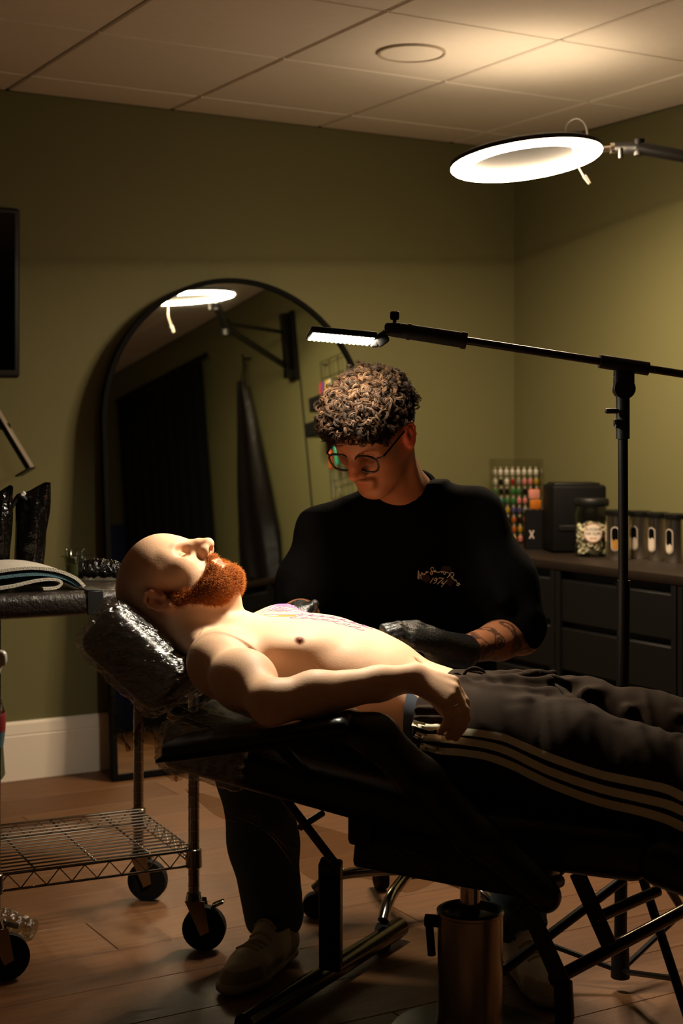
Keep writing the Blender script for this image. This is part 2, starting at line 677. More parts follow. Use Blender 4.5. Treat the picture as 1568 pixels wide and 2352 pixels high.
# ------------------------------------------------------------------ boom stand with the small LED panel
st = thing('boom_stand', 'black tripod boom stand reaching over the tattooer', 'stand', (0.584, 3.13, 0))
sx, sy = 0.584, 3.13
def S_(p):
    return Vector(p) - Vector((sx, sy, 0))
clutch = P(1430, 838, 3.13)
bend = P(905, 757, 3.10)
dirb = (clutch - bend).normalized()
po = MB().cyl((0, 0, 0.06), (clutch.x - sx + 0.002, 0, 0.86), 0.0135, 0.0135, 16)
po.build('lower_tube', m_blk, st)
MB().cyl((clutch.x - sx + 0.001, 0, 0.80), (clutch.x - sx, 0, clutch.z - 0.05), 0.0105, 0.0105, 16).build('upper_tube', m_blk, st)
cq = MB().cyl((clutch.x - sx, 0, clutch.z - 0.155), (clutch.x - sx, 0, clutch.z - 0.05), 0.0145, 0.0145, 16)
cq.cyl((clutch.x - sx, 0, clutch.z - 0.13), (clutch.x - sx - 0.02, -0.016, clutch.z - 0.128), 0.004)
cq.rbox((clutch.x - sx - 0.026, -0.016, clutch.z - 0.097), (0.03, 0.012, 0.011), 0.005)
cq.rbox((clutch.x - sx - 0.016, -0.012, clutch.z - 0.122), (0.012, 0.01, 0.016), 0.003)
cq.build('height_clutch', m_blkp, st)
MB().cyl((-0.004, 0, 0.55), (-0.004, 0, 0.62), 0.019).cyl((-0.004, 0, 0.585), (-0.045, -0.01, 0.585), 0.004).ball((-0.048, -0.01, 0.585), 0.010, 10, 6).build('lower_clutch', m_blkp, st)
hd = MB()
a_ = S_(clutch - dirb * 0.05)
b_ = S_(clutch + dirb * 0.055)
hd.cyl(a_, b_, 0.0145, 0.0145, 16)
hd.rbox(S_(clutch + Vector((0.002, 0, -0.032))), (0.044, 0.022, 0.055), 0.009)
hd.cyl(S_(clutch + Vector((0.002, -0.016, -0.05))), S_(clutch + Vector((0.002, 0.016, -0.05))), 0.022, 0.022, 20)
hd.build('boom_clamp', m_blkp, st)
MB().cyl(S_(bend + dirb * 0.06), S_(clutch + dirb * 0.62), 0.0083, 0.0083, 14).build('boom', m_blk, st)
gp = MB().cyl(S_(bend - dirb * 0.005), S_(bend + dirb * 0.15), 0.0155, 0.0165, 16)
gp.cyl(S_(bend + dirb * 0.142), S_(bend + dirb * 0.152), 0.018)
gp.cyl(S_(bend + dirb * 0.028), S_(bend + dirb * 0.034), 0.0175)
gp.rbox(S_(bend - dirb * 0.002), (0.036, 0.03, 0.026), 0.006)
gp.build('grip', m_rubber, st)
kb = MB().cyl(S_(bend + Vector((0.001, 0, 0.008))), S_(bend + Vector((0.001, 0, 0.024))), 0.004)
kb.rbox(S_(bend + Vector((0.001, 0, 0.029))), (0.019, 0.016, 0.018), 0.004)
kb.build('clamp_knob', m_blkp, st)
jt = MB().rbox(S_(P(876, 779, 3.10)), (0.028, 0.026, 0.026), 0.006, 2, Matrix.Rotation(math.radians(-35), 3, 'Y'))
jt.cyl(S_(P(886, 762, 3.10)), S_(P(872, 784, 3.10)), 0.007)
jt.rbox(S_(P(860, 787, 3.10)), (0.016, 0.022, 0.02), 0.004)
jt.build('tilt_joint', m_blkp, st)
hub = MB().cyl((0, 0, 0.028), (0, 0, 0.10), 0.02, 0.018, 14)
hub.build('hub', m_blkp, st)
MB().cyl((0, 0, 0.33), (0, 0, 0.39), 0.023, 0.023, 14).build('collar', m_blkp, st)
for k, a in enumerate((math.radians(-75), math.radians(45), math.radians(165))):
    d = Vector((math.cos(a), math.sin(a), 0))
    top = d * 0.018 + Vector((0, 0, 0.36))
    foot = d * 0.33 + Vector((0, 0, 0.014))
    lg = MB().cyl(top, foot, 0.0095, 0.0095, 10).build('leg', m_blk, st)
    MB().cyl(foot + d * -0.01 + Vector((0, 0, 0.01)), foot + d * 0.014 - Vector((0, 0, 0.012)), 0.0125, 0.012, 10).build('rubber_foot', m_rubber, lg)
    mid = top.lerp(foot, 0.72)
    MB().cyl(d * 0.015 + Vector((0, 0, 0.045)), mid, 0.006, 0.006, 8).build('brace', m_blk, st)

pc = P(783, 780, 3.10)
lp = thing('led_panel', 'small bright rectangular LED panel lamp at the tip of the boom', 'lamp', pc)
lp.rotation_euler = (math.radians(-7), math.radians(4.5), math.radians(8))
MB().rbox((0, 0, 0.008), (0.138, 0.088, 0.014), 0.004, 2).build('housing', m_blkp, lp)
MB().rbox((0.072, 0, 0.008), (0.016, 0.03, 0.016), 0.004, 2).build('socket', m_blkp, lp)
led = MB()
for i in range(14):
    for j in range(8):
        x_, y_ = -0.0605 + 0.0093 * i, -0.036 + 0.0103 * j
        led.add([(x_ - .0037, y_ - .0042, 0.0012), (x_ - .0037, y_ + .0042, 0.0012), (x_, y_, -0.0012), (x_ + .0037, y_ + .0042, 0.0012), (x_ + .0037, y_ - .0042, 0.0012)], [(0, 1, 2), (1, 3, 2), (3, 4, 2), (4, 0, 2)])
lo = led.build('light_emitting_diodes', emit('panel_glow', PANEL_COL, PANEL_STRENGTH), lp)
lo['kind'] = 'stuff'

# ------------------------------------------------------------------ arched mirror leaning on the back wall
MR, MZ, MT = 0.53, 1.195, 0.83
mm = mat('mirror_silver', '#c9cec6', rough=0.015, metal=1.0, noise=0.01)
mf = mat('mirror_frame_black', '#0a0908', rough=0.75, spec=0.12, noise=0.08)
tilt = math.atan2(0.150, MZ + MR)
mi = thing('arched_mirror', 'tall arched floor mirror with thin black frame leaning on the green wall', 'mirror', R(MT, 0.178, 0.004), TH)
mi.rotation_euler = (-tilt, 0, TH)
def arch(r, zc, z0, n=40):
    return [(-r, z0)] + [(r * math.cos(PI - PI * k / n), zc + r * math.sin(PI - PI * k / n)) for k in range(n + 1)] + [(r, z0)]
outer = arch(MR, MZ, 0.0)
inner = arch(MR - 0.017, MZ, 0.017)
fm = MB()
nn = len(outer)
vs = []
for y in (-0.03, 0.0):
    for o_ in (outer, inner):
        vs += [(x, y, z) for x, z in o_]
fs = []
for i in range(nn):
    j = (i + 1) % nn
    fs.append((i, j, nn + j, nn + i))
    fs.append((2 * nn + i, 3 * nn + i, 3 * nn + j, 2 * nn + j))
    fs.append((i, 2 * nn + i, 2 * nn + j, j))
    fs.append((nn + i, nn + j, 3 * nn + j, 3 * nn + i))
fm.add(vs, fs)
fm.build('frame', mf, mi, 30)
gm = MB()
ii = arch(MR - 0.016, MZ, 0.016)
gm.add([(x, -0.022, z) for x, z in ii] + [(x, -0.017, z) for x, z in ii],
       [tuple(range(len(ii))), tuple(range(2 * len(ii) - 1, len(ii) - 1, -1))] + [(i, (i + 1) % len(ii), len(ii) + (i + 1) % len(ii), len(ii) + i) for i in range(len(ii))])
gm.build('mirror_glass', mm, mi, 30)
bkp = MB()
bkp.add([(x, -0.017, z) for x, z in ii] + [(x, -0.001, z) for x, z in ii],
        [tuple(range(len(ii))), tuple(range(2 * len(ii) - 1, len(ii) - 1, -1))] + [(i, (i + 1) % len(ii), len(ii) + (i + 1) % len(ii), len(ii) + i) for i in range(len(ii))])
bkp.build('backing', mf, mi, 30)
# ------------------------------------------------------------------ drawer units and counter on the right wall
m_unit = mat('black_laminate', '#080706', rough=0.6, spec=0.3, noise=0.12, nscale=20, stretch=(1, 1, 6))
m_top = mat('dark_oak_worktop', '#20160f', rough=0.5, spec=0.35, noise=0.2, nscale=12, stretch=(12, 2, 2))
CZ, CD = 0.735, 0.50
units = [(0.02, 0.90, 'black drawer unit in the corner behind the tattooer'),
         (0.905, 1.490, 'black drawer unit under the jars with a small bright key lock'),
         (1.495, 2.30, 'black drawer unit next to the one with the key lock')]
for s0, s1, lab in units:
    w = s1 - s0
    u = thing('drawer_unit', lab, 'drawers', R(T1 - CD, (s0 + s1) / 2, 0), TH, 'black drawer units on the right wall')
    # local: x into the wall, y towards the back wall
    MB().box((CD / 2 + 0.012, 0, (CZ - 0.03) / 2 + 0.03), (CD - 0.03, w - 0.002, CZ - 0.09)).build('body', m_unit, u)
    MB().box((CD / 2 + 0.03, 0, 0.0152), (CD - 0.08, w - 0.04, 0.03)).build('plinth', m_unit, u)
    zs = CZ - 0.062
    for k in range(4):
        hgt = 0.138
        dr = MB().rbox((0.012, 0, zs - hgt / 2), (0.02, w - 0.05, hgt), 0.002, 1).build('drawer', m_unit, u)
        MB().rbox((0.0105, 0, zs + 0.0015), (0.013, w - 0.05, 0.0035), 0.001, 1).build('finger_rail', m_unit, dr)
        zs -= hgt + 0.024
    MB().box((0.008, w / 2 - 0.012, CZ / 2 + 0.005), (0.024, 0.022, CZ - 0.075)).build('side_panel', m_unit, u)
    MB().box((0.008, -w / 2 + 0.012, CZ / 2 + 0.005), (0.024, 0.022, CZ - 0.075)).build('side_panel', m_unit, u)
    if s0 == 0.905:
        MB().cyl((0.004, -0.02, CZ - 0.048), (-0.008, -0.02, CZ - 0.048), 0.008, 0.007, 14).build('key_lock', m_chrome, u)
tp = MB().rbox((T1 - CD / 2 - 0.004, -1.16, CZ - 0.015), (CD, 2.30, 0.03), 0.003, 2).build('counter_top', m_top)
room(tp)
tag(tp, 'dark brown wood-grain counter top over the black drawer units', 'worktop')


def counter(px, off, dz=0.0):
    """point on the counter, off metres out from the wall, under picture column px"""
    k = (px - 784) / F
    A = RO + U * (T1 - off)
    s = (k * A.y - A.x) / (N.x - k * N.y)
    q = A + N * s
    return Vector((q.x, q.y, CZ + dz))


# acrylic rack with ink bottles
m_acr = clear('clear_acrylic', '#f4f4f0', fac=0.05)
rk_c = counter(1192, 0.14)
rk = thing('ink_rack', 'clear acrylic stepped rack of ink bottles on the counter', 'rack', rk_c, math.radians(10))
NCOL, NROW = 8, 8
for i in range(NROW):
    z = 0.006 + i * 0.037
    y = 0.055 + 0.004 * i - 0.03
    MB().box((0, y, z), (0.192, 0.03, 0.003)).build('shelf', m_acr, rk)
    MB().box((0, y - 0.0155, z + 0.006), (0.192, 0.0015, 0.014)).build('front_lip', m_acr, rk)
for sx_ in (-1, 1):
    MB().box((sx_ * 0.097, 0.042, 0.165), (0.003, 0.075, 0.33)).build('side_panel', m_acr, rk)
MB().box((0, 0.082, 0.165), (0.192, 0.002, 0.33)).build('back_panel', m_acr, rk)
ink_cols = {'orange': '#a5531f', 'yellow': '#a5842a', 'green': '#35703c', 'teal': '#376f68', 'violet': '#4b4270', 'red': '#85261c',
            'grey': '#8a8378', 'pink': '#c77a74', 'black': '#14110f', 'clear': '#cfc8ba'}
row_cols = [['yellow', 'orange', 'red', 'yellow', 'pink', 'red', 'teal', 'grey'],
            ['orange', 'grey', 'orange', 'orange', 'yellow', 'orange', 'grey', 'yellow'],
            ['grey', 'red', 'black', 'orange', 'black', 'orange', 'grey', 'yellow'],
            ['violet', 'grey', 'yellow', 'violet', 'violet', 'grey', 'grey', 'pink'],
            ['yellow', 'teal', 'green', 'green', 'pink', 'pink', 'teal', 'grey'],
            ['green', 'black', 'black', 'green', 'green', 'black', 'orange', 'orange'],
            ['clear', 'black', 'clear', 'red', 'grey', 'pink', 'pink', 'yellow'],
            ['clear', 'clear', 'clear', 'clear', 'clear', 'clear', 'clear', 'clear']]
m_bcap = mat('bottle_cap_white', '#a89f92', rough=0.4, noise=0.05)
body_me = {}
cap_me = MB().lathe([(0.004, 0.021), (0.004, 0.0235), (0.0028, 0.032), (0.0, 0.0325)], n=10).mesh('cap', m_bcap)
for nme, c_ in ink_cols.items():
    body_me[nme] = MB().lathe([(0.0, 0.0), (0.0082, 0.0), (0.0086, 0.0015), (0.0086, 0.017), (0.0045, 0.0215), (0.0, 0.0215)], n=12).mesh(
        'bottle', mat('ink_' + nme, c_, rough=0.35, spec=0.5, noise=0.1, nscale=40))
M_rk = Matrix.Translation(rk_c) @ Matrix.Rotation(math.radians(10), 4, 'Z')
for i in range(NROW):
    for j in range(NCOL):
        nme = row_cols[i][j]
        y = 0.055 + 0.004 * i - 0.03
        p = M_rk @ Vector((-0.084 + 0.024 * j, y, 0.0078 + i * 0.037))
        b = link('ink_bottle', body_me[nme])
        b.location = p
        shelf_ = ('bottom', 'second', 'third', 'fourth', 'fifth', 'sixth', 'seventh', 'top')[i]
        same = [q for q in range(NCOL) if row_cols[i][q] == nme]
        where = 'the %s shelf%s of the acrylic rack' % (shelf_, '' if i in (0, 7) else ' up')
        if len(same) == 1 and 0 < j < NCOL - 1:
            where = 'between %s and %s on the %s shelf of the acrylic rack' % (row_cols[i][j - 1], row_cols[i][j + 1], shelf_)
        else:
            where = 'on ' + where
        tag(b, ('small %s ink bottle ' % nme if nme != 'clear' else 'empty clear ink bottle ') + where, 'bottle', '%s ink bottles, %s shelf' % (nme, shelf_))
        link('cap', cap_me, b)
# flat packets behind the X box
for k, (px, dz, c_, lab) in enumerate([(1226, 0.245, '#c98372', 'pink'), (1229, 0.205, '#b5661c', 'orange')]):
    pk_ = MB().rbox((0, 0, 0.02), (0.045, 0.02, 0.036), 0.006, 2).build('ink_packet', mat('packet_' + lab, c_, rough=0.45, noise=0.15, nscale=40))
    pk_.location = M_rk @ Vector((0.062, 0.012 - 0.012 * 0, 0.0))
    pk_.location = counter(px, 0.235) + Vector((0, 0, 0.145 + 0.038 * (1 - k)))
    pk_.rotation_euler = (0, 0, TH)
    tag(pk_, 'small %s packet stacked on top of the black box marked X' % lab, 'packet')

m_box = mat('black_card', '#060505', rough=0.65, spec=0.2, noise=0.1)
m_print = mat('print_pale', '#c9b7ab', rough=0.6, noise=0.05)
xb = thing('cartridge_box', 'upright black box marked with a pale X beside the ink rack', 'box', counter(1229, 0.235), TH + math.radians(-32))
MB().rbox((0, 0, 0.0725), (0.078, 0.05, 0.145), 0.002, 1).build('carton', m_box, xb)
for a in (-1, 1):
    MB().box((-0.016, -0.0256, 0.055), (0.0046, 0.001, 0.034), Matrix.Rotation(a * math.radians(28), 3, 'Y')).build('letter_stroke', m_print, xb)
tb = thing('label_printer', 'big black desktop printer behind the glass jar', 'printer', counter(1318, 0.19), TH + math.radians(-25))
bx = MB().rbox((0, 0, 0.1225), (0.20, 0.16, 0.245), 0.012, 3)
bx.build('case', m_box, tb)
MB().rbox((0, 0.01, 0.246), (0.17, 0.12, 0.012), 0.005, 2).build('lid', m_blkp, tb)
MB().rbox((0, -0.081, 0.09), (0.15, 0.006, 0.02), 0.002, 1).build('paper_slot', m_blkp, tb)

# jar of ink caps
jc = counter(1358, 0.27)
jr = thing('glass_jar', 'glass jar with black lid full of white ink cups, round paper label', 'jar', jc)
m_gl = clear('jar_glass', '#eef0ea', fac=0.04)
MB().lathe([(0.0, 0.002), (0.055, 0.002), (0.060, 0.010), (0.060, 0.150), (0.052, 0.168), (0.052, 0.180), (0.050, 0.180), (0.050, 0.168),
            (0.057, 0.149), (0.057, 0.012), (0.0, 0.006)], n=32).build('glass', m_gl, jr)
MB().lathe([(0.0, 0.176), (0.058, 0.176), (0.061, 0.180), (0.061, 0.198), (0.057, 0.203), (0.0, 0.203)], n=32).build('lid', m_blkp, jr)
m_paper = mat('label_paper', '#e3d6c6', rough=0.7, noise=0.04)
m_ink = mat('label_ink', '#3a2f2a', rough=0.7, noise=0.05)
m_pink = mat('label_pink', '#c98b7c', rough=0.7, noise=0.05)
def on_cyl(mb_pts, r, c_, ang0):
    out = []
    for x, z in mb_pts:
        a = ang0 + x / r
        out.append((r * math.cos(a), r * math.sin(a), z))
    return out
ang0 = math.radians(-94)
def patch(pts, r, name, m, par):
    n_ = len(pts)
    cx_, cz_ = sum(p[0] for p in pts) / n_, sum(p[1] for p in pts) / n_
    rings = []
    vs_ = []
    for q in (1.0, 0.66, 0.33):
        vs_ += on_cyl([(cx_ + (x - cx_) * q, cz_ + (z - cz_) * q) for x, z in pts], r, None, ang0)
    vs_ += on_cyl([(cx_, cz_)], r, None, ang0)
    fs_ = []
    for k in range(2):
        for i in range(n_):
            j = (i + 1) % n_
            fs_.append((k * n_ + i, k * n_ + j, (k + 1) * n_ + j, (k + 1) * n_ + i))
    fs_ += [(2 * n_ + i, 2 * n_ + (i + 1) % n_, 3 * n_) for i in range(n_)]
    return MB().add(vs_, fs_).build(name, m, par)
circ = lambda r, z: [(r * math.cos(2 * PI * k / 28), z + r * math.sin(2 * PI * k / 28)) for k in range(28)]
lb = patch(circ(0.033, 0.085), 0.0606, 'paper_label', m_pink, jr)
patch(circ(0.030, 0.085), 0.0609, 'paper_face', m_paper, lb)
patch([(-0.011, 0.063), (0.011, 0.063), (0.011, 0.070), (-0.011, 0.070)], 0.0612, 'pink_mark', m_pink, lb)


def text_mesh(txt, size, m, name, ext=0.0003, shear=0.0, align='CENTER'):
    cu = bpy.data.curves.new('t', 'FONT')
    cu.body = txt
    cu.size = size
    cu.extrude = ext
    cu.shear = shear
    cu.align_x = align
    cu.resolution_u = 3
    ob = bpy.data.objects.new('t', cu)
    COL.objects.link(ob)
    dg = bpy.context.evaluated_depsgraph_get()
    me = bpy.data.meshes.new_from_object(ob.evaluated_get(dg))
    bpy.data.objects.remove(ob)
    bpy.data.curves.remove(cu)
    me.name = name
    me.materials.clear()
    me.materials.append(m)
    return me


for k, (w_, z_) in enumerate((('SILICONE', 0.094), ('INK CUPS', 0.079))):
    me = text_mesh(w_, 0.0125, m_ink, 'lettering')
    for v in me.vertices:
        a = ang0 + v.co.x / 0.0612
        r_ = 0.0612 + v.co.z
        v.co = Vector((r_ * math.cos(a), r_ * math.sin(a), z_ + v.co.y))
    link('lettering', me, lb)
m_cup = mat('ink_cap_white', '#fff6e6', rough=0.5, noise=0.04)
cupm = MB().lathe([(0.0, 0.0), (0.006, 0.0), (0.0085, 0.013), (0.0095, 0.013), (0.0095, 0.0145), (0.0075, 0.0145), (0.005, 0.0015), (0.0, 0.0015)], n=12).mesh('ink_cup', m_cup)
rc = random.Random(4)
for k in range(110):
    r_ = 0.045 * math.sqrt(rc.random())
    a = rc.random() * 2 * PI
    zz = 0.012 + rc.random() * (0.098 if rc.random() < .85 else 0.106)
    o = link('ink_cup', cupm)
    o.location = jc + Vector((r_ * math.cos(a), r_ * math.sin(a), zz))
    o.rotation_euler = (rc.random() * 6, rc.random() * 6, rc.random() * 6)
    tag(o, 'small white plastic ink cup heaped in the glass jar', 'ink cup', 'white ink cups in the jar')

# steel canisters
m_win = mat('canister_window', '#090807', rough=0.15, spec=0.5, noise=0.1)
m_rimw = mat('canister_rim', '#b9aca0', rough=0.35, noise=0.05)
m_amber = mat('rubber_bands', '#a87a35', rough=0.6, noise=0.3, nscale=50)
m_cot = mat('cotton', '#cfc0ae', rough=0.9, noise=0.1, nscale=50)
for px, off, r_, h_, fill, fm_, lab in [
        (1419, 0.27, 0.043, 0.150, 0.45, m_amber, 'tall steel canister with black lid, amber filling behind its oval window'),
        (1471, 0.18, 0.038, 0.145, 0.5, m_cot, 'steel canister with black lid just behind the boom stand pole'),
        (1511, 0.185, 0.037, 0.145, 0.55, m_cot, 'steel canister whose oval window is more than half full of cotton'),
        (1552, 0.19, 0.037, 0.145, 0.35, m_cot, 'steel canister whose oval window is barely a third full of cotton')]:
    c_ = counter(px, off)
    cn = thing('canister', lab, 'canister', c_, 0, 'steel canisters on the counter')
    MB().lathe([(0.0, 0.001), (r_, 0.001), (r_, h_), (0.0, h_)], n=32).build('body', m_steel, cn)
    MB().lathe([(0.0, h_), (r_ + 0.003, h_), (r_ + 0.004, h_ + 0.004), (r_ + 0.003, h_ + 0.016), (r_ - 0.003, h_ + 0.019), (0.0, h_ + 0.019)], n=32).build('lid', m_blk, cn)
    va = math.atan2(-c_.y, -c_.x) - math.radians(38 if px > 1440 else 14)
    def stad(hw_, hh_, zc_, grow):
        out = []
        for k in range(24):
            a = 2 * PI * k / 24
            out.append(((hw_ + grow) * math.cos(a), zc_ + (hh_ if math.sin(a) > 0 else -hh_) + (hw_ + grow) * math.sin(a)))
        return out
    ang0 = va
    patch(stad(0.0120, 0.026, 0.072, 0.0035), r_ + 0.0006, 'window_rim', m_rimw, cn)
    wn = patch(stad(0.0120, 0.026, 0.072, 0), r_ + 0.0012, 'window', m_win, cn)
    top_z = 0.072 - 0.038 + 0.076 * fill
    pts = [(x, min(z, top_z + 0.003 * math.sin(x * 400))) for x, z in stad(0.0115, 0.026, 0.072, 0)]
    patch(pts, r_ + 0.0016, 'filling', fm_, wn)

# ------------------------------------------------------------------ television at the left
tv = thing('television', 'black flat television screen on the wall at the picture edge', 'television', R(-0.44, 0.10, 1.628), TH)
MB().rbox((0, 0, 0), (0.90, 0.035, 0.56), 0.012, 3).build('case', m_blkp, tv)
MB().box((0, -0.0185, 0.004), (0.862, 0.002, 0.515)).build('screen', mat('tv_screen', '#040404', rough=0.07, spec=0.6, noise=0.02), tv)
MB().rbox((0, 0.045, 0), (0.25, 0.09, 0.2), 0.004, 1).build('wall_mount', m_blk, tv)

# tablet tray on an angled arm, left of the mirror
th_ = thing('tablet_holder', 'tilted pale tablet tray with small black ledge on the wall', 'holder', P(60, 1070, 4.86))
o_ = Vector(th_.location)
a1 = P(-40, 885, 4.86) - o_
a2 = P(74, 1074, 4.86) - o_
dv = (a2 - a1).normalized()
nv = Vector((dv.z, 0, -dv.x))
rotb = Matrix((dv, Vector((0, 1, 0)), dv.cross(Vector((0, 1, 0))))).transposed()
MB().rbox((a1 + a2) / 2, ((a2 - a1).length, 0.05, 0.007), 0.003, 1, rotb).build('tray', mat('grey_plastic', '#9c9080', rough=0.4, noise=0.05), th_)
MB().rbox((a1 + a2) / 2 + rotb @ Vector((0, 0.01, -0.013)), ((a2 - a1).length * 0.97, 0.05, 0.012), 0.003, 1, rotb).build('tablet', m_blkp, th_)
MB().rbox(a2 + rotb @ Vector((0.0, 0.0, -0.026)), (0.006, 0.10, 0.055), 0.002, 1, rotb).build('ledge', m_blk, th_)
MB().cyl((a1 + a2) / 2, (a1 + a2) / 2 - N * (N.dot(o_ + (a1 + a2) / 2 - RO) - 0.016), 0.012, 0.012, 10).build('bracket', m_blk, th_)

# ------------------------------------------------------------------ wire trolley
CA = math.radians(25.8)
NR = Vector((-0.334, 3.38, 0))          # near right post
CL, CW = 0.45, 0.40
ca = thing('wire_trolley', 'chrome wire shelf trolley on black casters with a film-wrapped top', 'trolley', NR, CA)
m_post = mat('trolley_chrome', '#8f867b', rough=0.22, metal=1.0, noise=0.08, nscale=20)
posts = [(0, 0), (0, CW), (-CL, 0), (-CL, CW)]
for (x, y) in posts:
    pm_ = MB().cyl((x, y, 0.125), (x, y, 0.80), 0.0125, 0.0125, 14).build('post', m_post, ca)
    rings = MB()
    for k in range(26):
        rings.cyl((x, y, 0.142 + k * 0.0254), (x, y, 0.1445 + k * 0.0254), 0.0132, 0.0132, 14)
    rg = rings.build('groove_rings', m_chrome, pm_)
    rg['kind'] = 'stuff'
    MB().lathe([(0.0165, -0.022), (0.0185, -0.02), (0.0175, 0.02), (0.0155, 0.022)], (x, y, 0.207), 14).build('shelf_collar', m_post, ca)
# casters
def caster(x, y, ang, brake):
    cs = MB().cyl((x, y, 0.112), (x, y, 0.128), 0.02, 0.016, 14).build('caster', m_chrome, ca)
    d = Vector((math.cos(ang), math.sin(ang), 0))
    c0 = Vector((x, y, 0)) + d * 0.024
    side = Vector((-d.y, d.x, 0))
    MB().cyl(c0 + side * 0.0125 + Vector((0, 0, 0.05)), c0 - side * 0.0125 + Vector((0, 0, 0.05)), 0.049, 0.049, 28).build('wheel', m_rubber, cs)
    for q in (-1, 1):
        M_ = Matrix.Translation(Vector((x, y, 0)) + side * (q * 0.016))
        fk = [Vector((x, y, 0.114)) + side * q * 0.015 - d * 0.018, Vector((x, y, 0.114)) + side * q * 0.015 + d * 0.026,
              c0 + side * q * 0.015 + d * 0.014 + Vector((0, 0, 0.046)), c0 + side * q * 0.015 - d * 0.006 + Vector((0, 0, 0.036))]
        vs_ = fk + [p + side * q * 0.003 for p in fk]
        MB().add(vs_, [(0, 1, 2, 3), (7, 6, 5, 4), (0, 4, 5, 1), (1, 5, 6, 2), (2, 6, 7, 3), (3, 7, 4, 0)]).build('fork', m_post, cs)
    if brake:
        MB().rbox(Vector((x, y, 0.105)) + d * 0.055, (0.03, 0.024, 0.008), 0.003, 1, Matrix.Rotation(ang, 3, 'Z') @ Matrix.Rotation(-0.4, 3, 'Y')).build('brake_pedal', m_chrome, cs)
caster(0, 0, math.radians(-30), True)
caster(0, CW, math.radians(-35), False)
caster(-CL, 0, math.radians(-5), False)
caster(-CL, CW, math.radians(160), False)
# lower wire shelf
sh = MB().tube([(-CL, 0, 0.225), (0, 0, 0.225), (0, CW, 0.225), (-CL, CW, 0.225)], 0.0035, 8, closed=True).build('wire_shelf', m_post, ca)
for k in range(15):
    y = 0.012 + (CW - 0.024) * k / 14
    MB().tube([(-CL, y, 0.2285), (0, y, 0.2285)], 0.0021, 6).build('shelf_wire', m_post, sh)
for x in (-0.10, -0.225, -0.36):
    MB().tube([(x, 0, 0.224), (x, CW, 0.224)], 0.0026, 6).build('cross_wire', m_post, sh)
MB().tube([(-CL, 0, 0.190), (0, 0, 0.190), (0, CW, 0.190), (-CL, CW, 0.190)], 0.003, 8, closed=True).build('lower_rail', m_post, sh)
def zig(a, b, n_, name):
    pts = []
    a, b = Vector(a), Vector(b)
    for k in range(n_ + 1):
        p = a.lerp(b, k / n_)
        p.z = 0.223 if k % 2 else 0.191
        pts.append(p)
    MB().tube(pts, 0.0021, 6).build(name, m_post, sh)
zig((-CL, 0, 0), (0, 0, 0), 16, 'truss_wire')
zig((0, 0, 0), (0, CW, 0), 14, 'truss_wire')
zig((-CL, CW, 0), (0, CW, 0), 16, 'truss_wire')
# top board and film
TZ = 0.826
MB().rbox((-CL / 2 - 0.01, CW / 2, TZ - 0.027), (CL + 0.10, CW + 0.07, 0.05), 0.016, 4).build('top_board', mat('trolley_board', '#1d1410', rough=0.45, spec=0.35, noise=0.15, bump=0.3, bscale=160), ca)
m_film = film('cling_film', fac=0.05, rough=0.07, bscale=110, bump=0.8, stretch=(1.0, 1.0, 0.5))
MB().rbox((-CL / 2 - 0.01, CW / 2, TZ - 0.027), (CL + 0.104, CW + 0.074, 0.054), 0.018, 4).build('cling_film', m_film, ca)
MB().rbox((-0.24, -0.0365, TZ - 0.026), (0.036, 0.004, 0.052), 0.0015, 1).rbox((-0.24, 0.0, TZ + 0.001), (0.036, 0.075, 0.002), 0.0008, 1).build('black_tape', m_blkp, ca)


def cart(x, y, z=0.0):
    q = Matrix.Rotation(CA, 3, 'Z') @ Vector((x, y, 0)) + NR
    return Vector((q.x, q.y, TZ + 0.0015 + z))


# folded towel
tw = thing('towel', 'folded pale grey towel with a blue underside on the trolley', 'towel', cart(-0.375, 0.085), CA)
m_tow = mat('towel_cloth', '#b5ab9b', rough=0.95, spec=0.1, noise=0.12, nscale=60, bump=0.5, bscale=400, sheen=0.3)
m_towb = mat('towel_blue', '#54707a', rough=0.95, spec=0.1, noise=0.12, nscale=60, bump=0.5, bscale=400)
def ribbon(path, y0, y1, th, name, m, wob=0.0):
    pts = smooth_path([(x, 0, z) for x, z in path], 8)
    n_ = len(pts)
    vs_, fs_ = [], []
    ny = 9
    for i, p in enumerate(pts):
        t_ = (pts[min(i + 1, n_ - 1)] - pts[max(i - 1, 0)]).normalized()
        nr = Vector((-t_.z, 0, t_.x))
        for j in range(ny):
            v_ = j / (ny - 1)
            y = y0 + (y1 - y0) * v_
            drop = wob * (math.sin(7 * v_ + i * 0.25) * 0.4)
            vs_.append(p + nr * (th / 2) + Vector((0, y, drop)))
        for j in range(ny):
            v_ = j / (ny - 1)
            y = y0 + (y1 - y0) * v_
            drop = wob * (math.sin(7 * v_ + i * 0.25) * 0.4)
            vs_.append(p - nr * (th / 2) + Vector((0, y, drop)))
    w_ = 2 * ny
    for i in range(n_ - 1):
        for j in range(ny - 1):
            fs_.append((i * w_ + j, i * w_ + j + 1, (i + 1) * w_ + j + 1, (i + 1) * w_ + j))
            fs_.append((i * w_ + ny + j, (i + 1) * w_ + ny + j, (i + 1) * w_ + ny + j + 1, i * w_ + ny + j + 1))
        fs_.append((i * w_, (i + 1) * w_, (i + 1) * w_ + ny, i * w_ + ny))
        fs_.append((i * w_ + ny - 1, i * w_ + 2 * ny - 1, (i + 1) * w_ + 2 * ny - 1, (i + 1) * w_ + ny - 1))
    for i in (0, n_ - 1):
        for j in range(ny - 1):
            fs_.append((i * w_ + j, i * w_ + ny + j, i * w_ + ny + j + 1, i * w_ + j + 1))
    return MB().add(vs_, fs_).build(name, m, tw, 60)
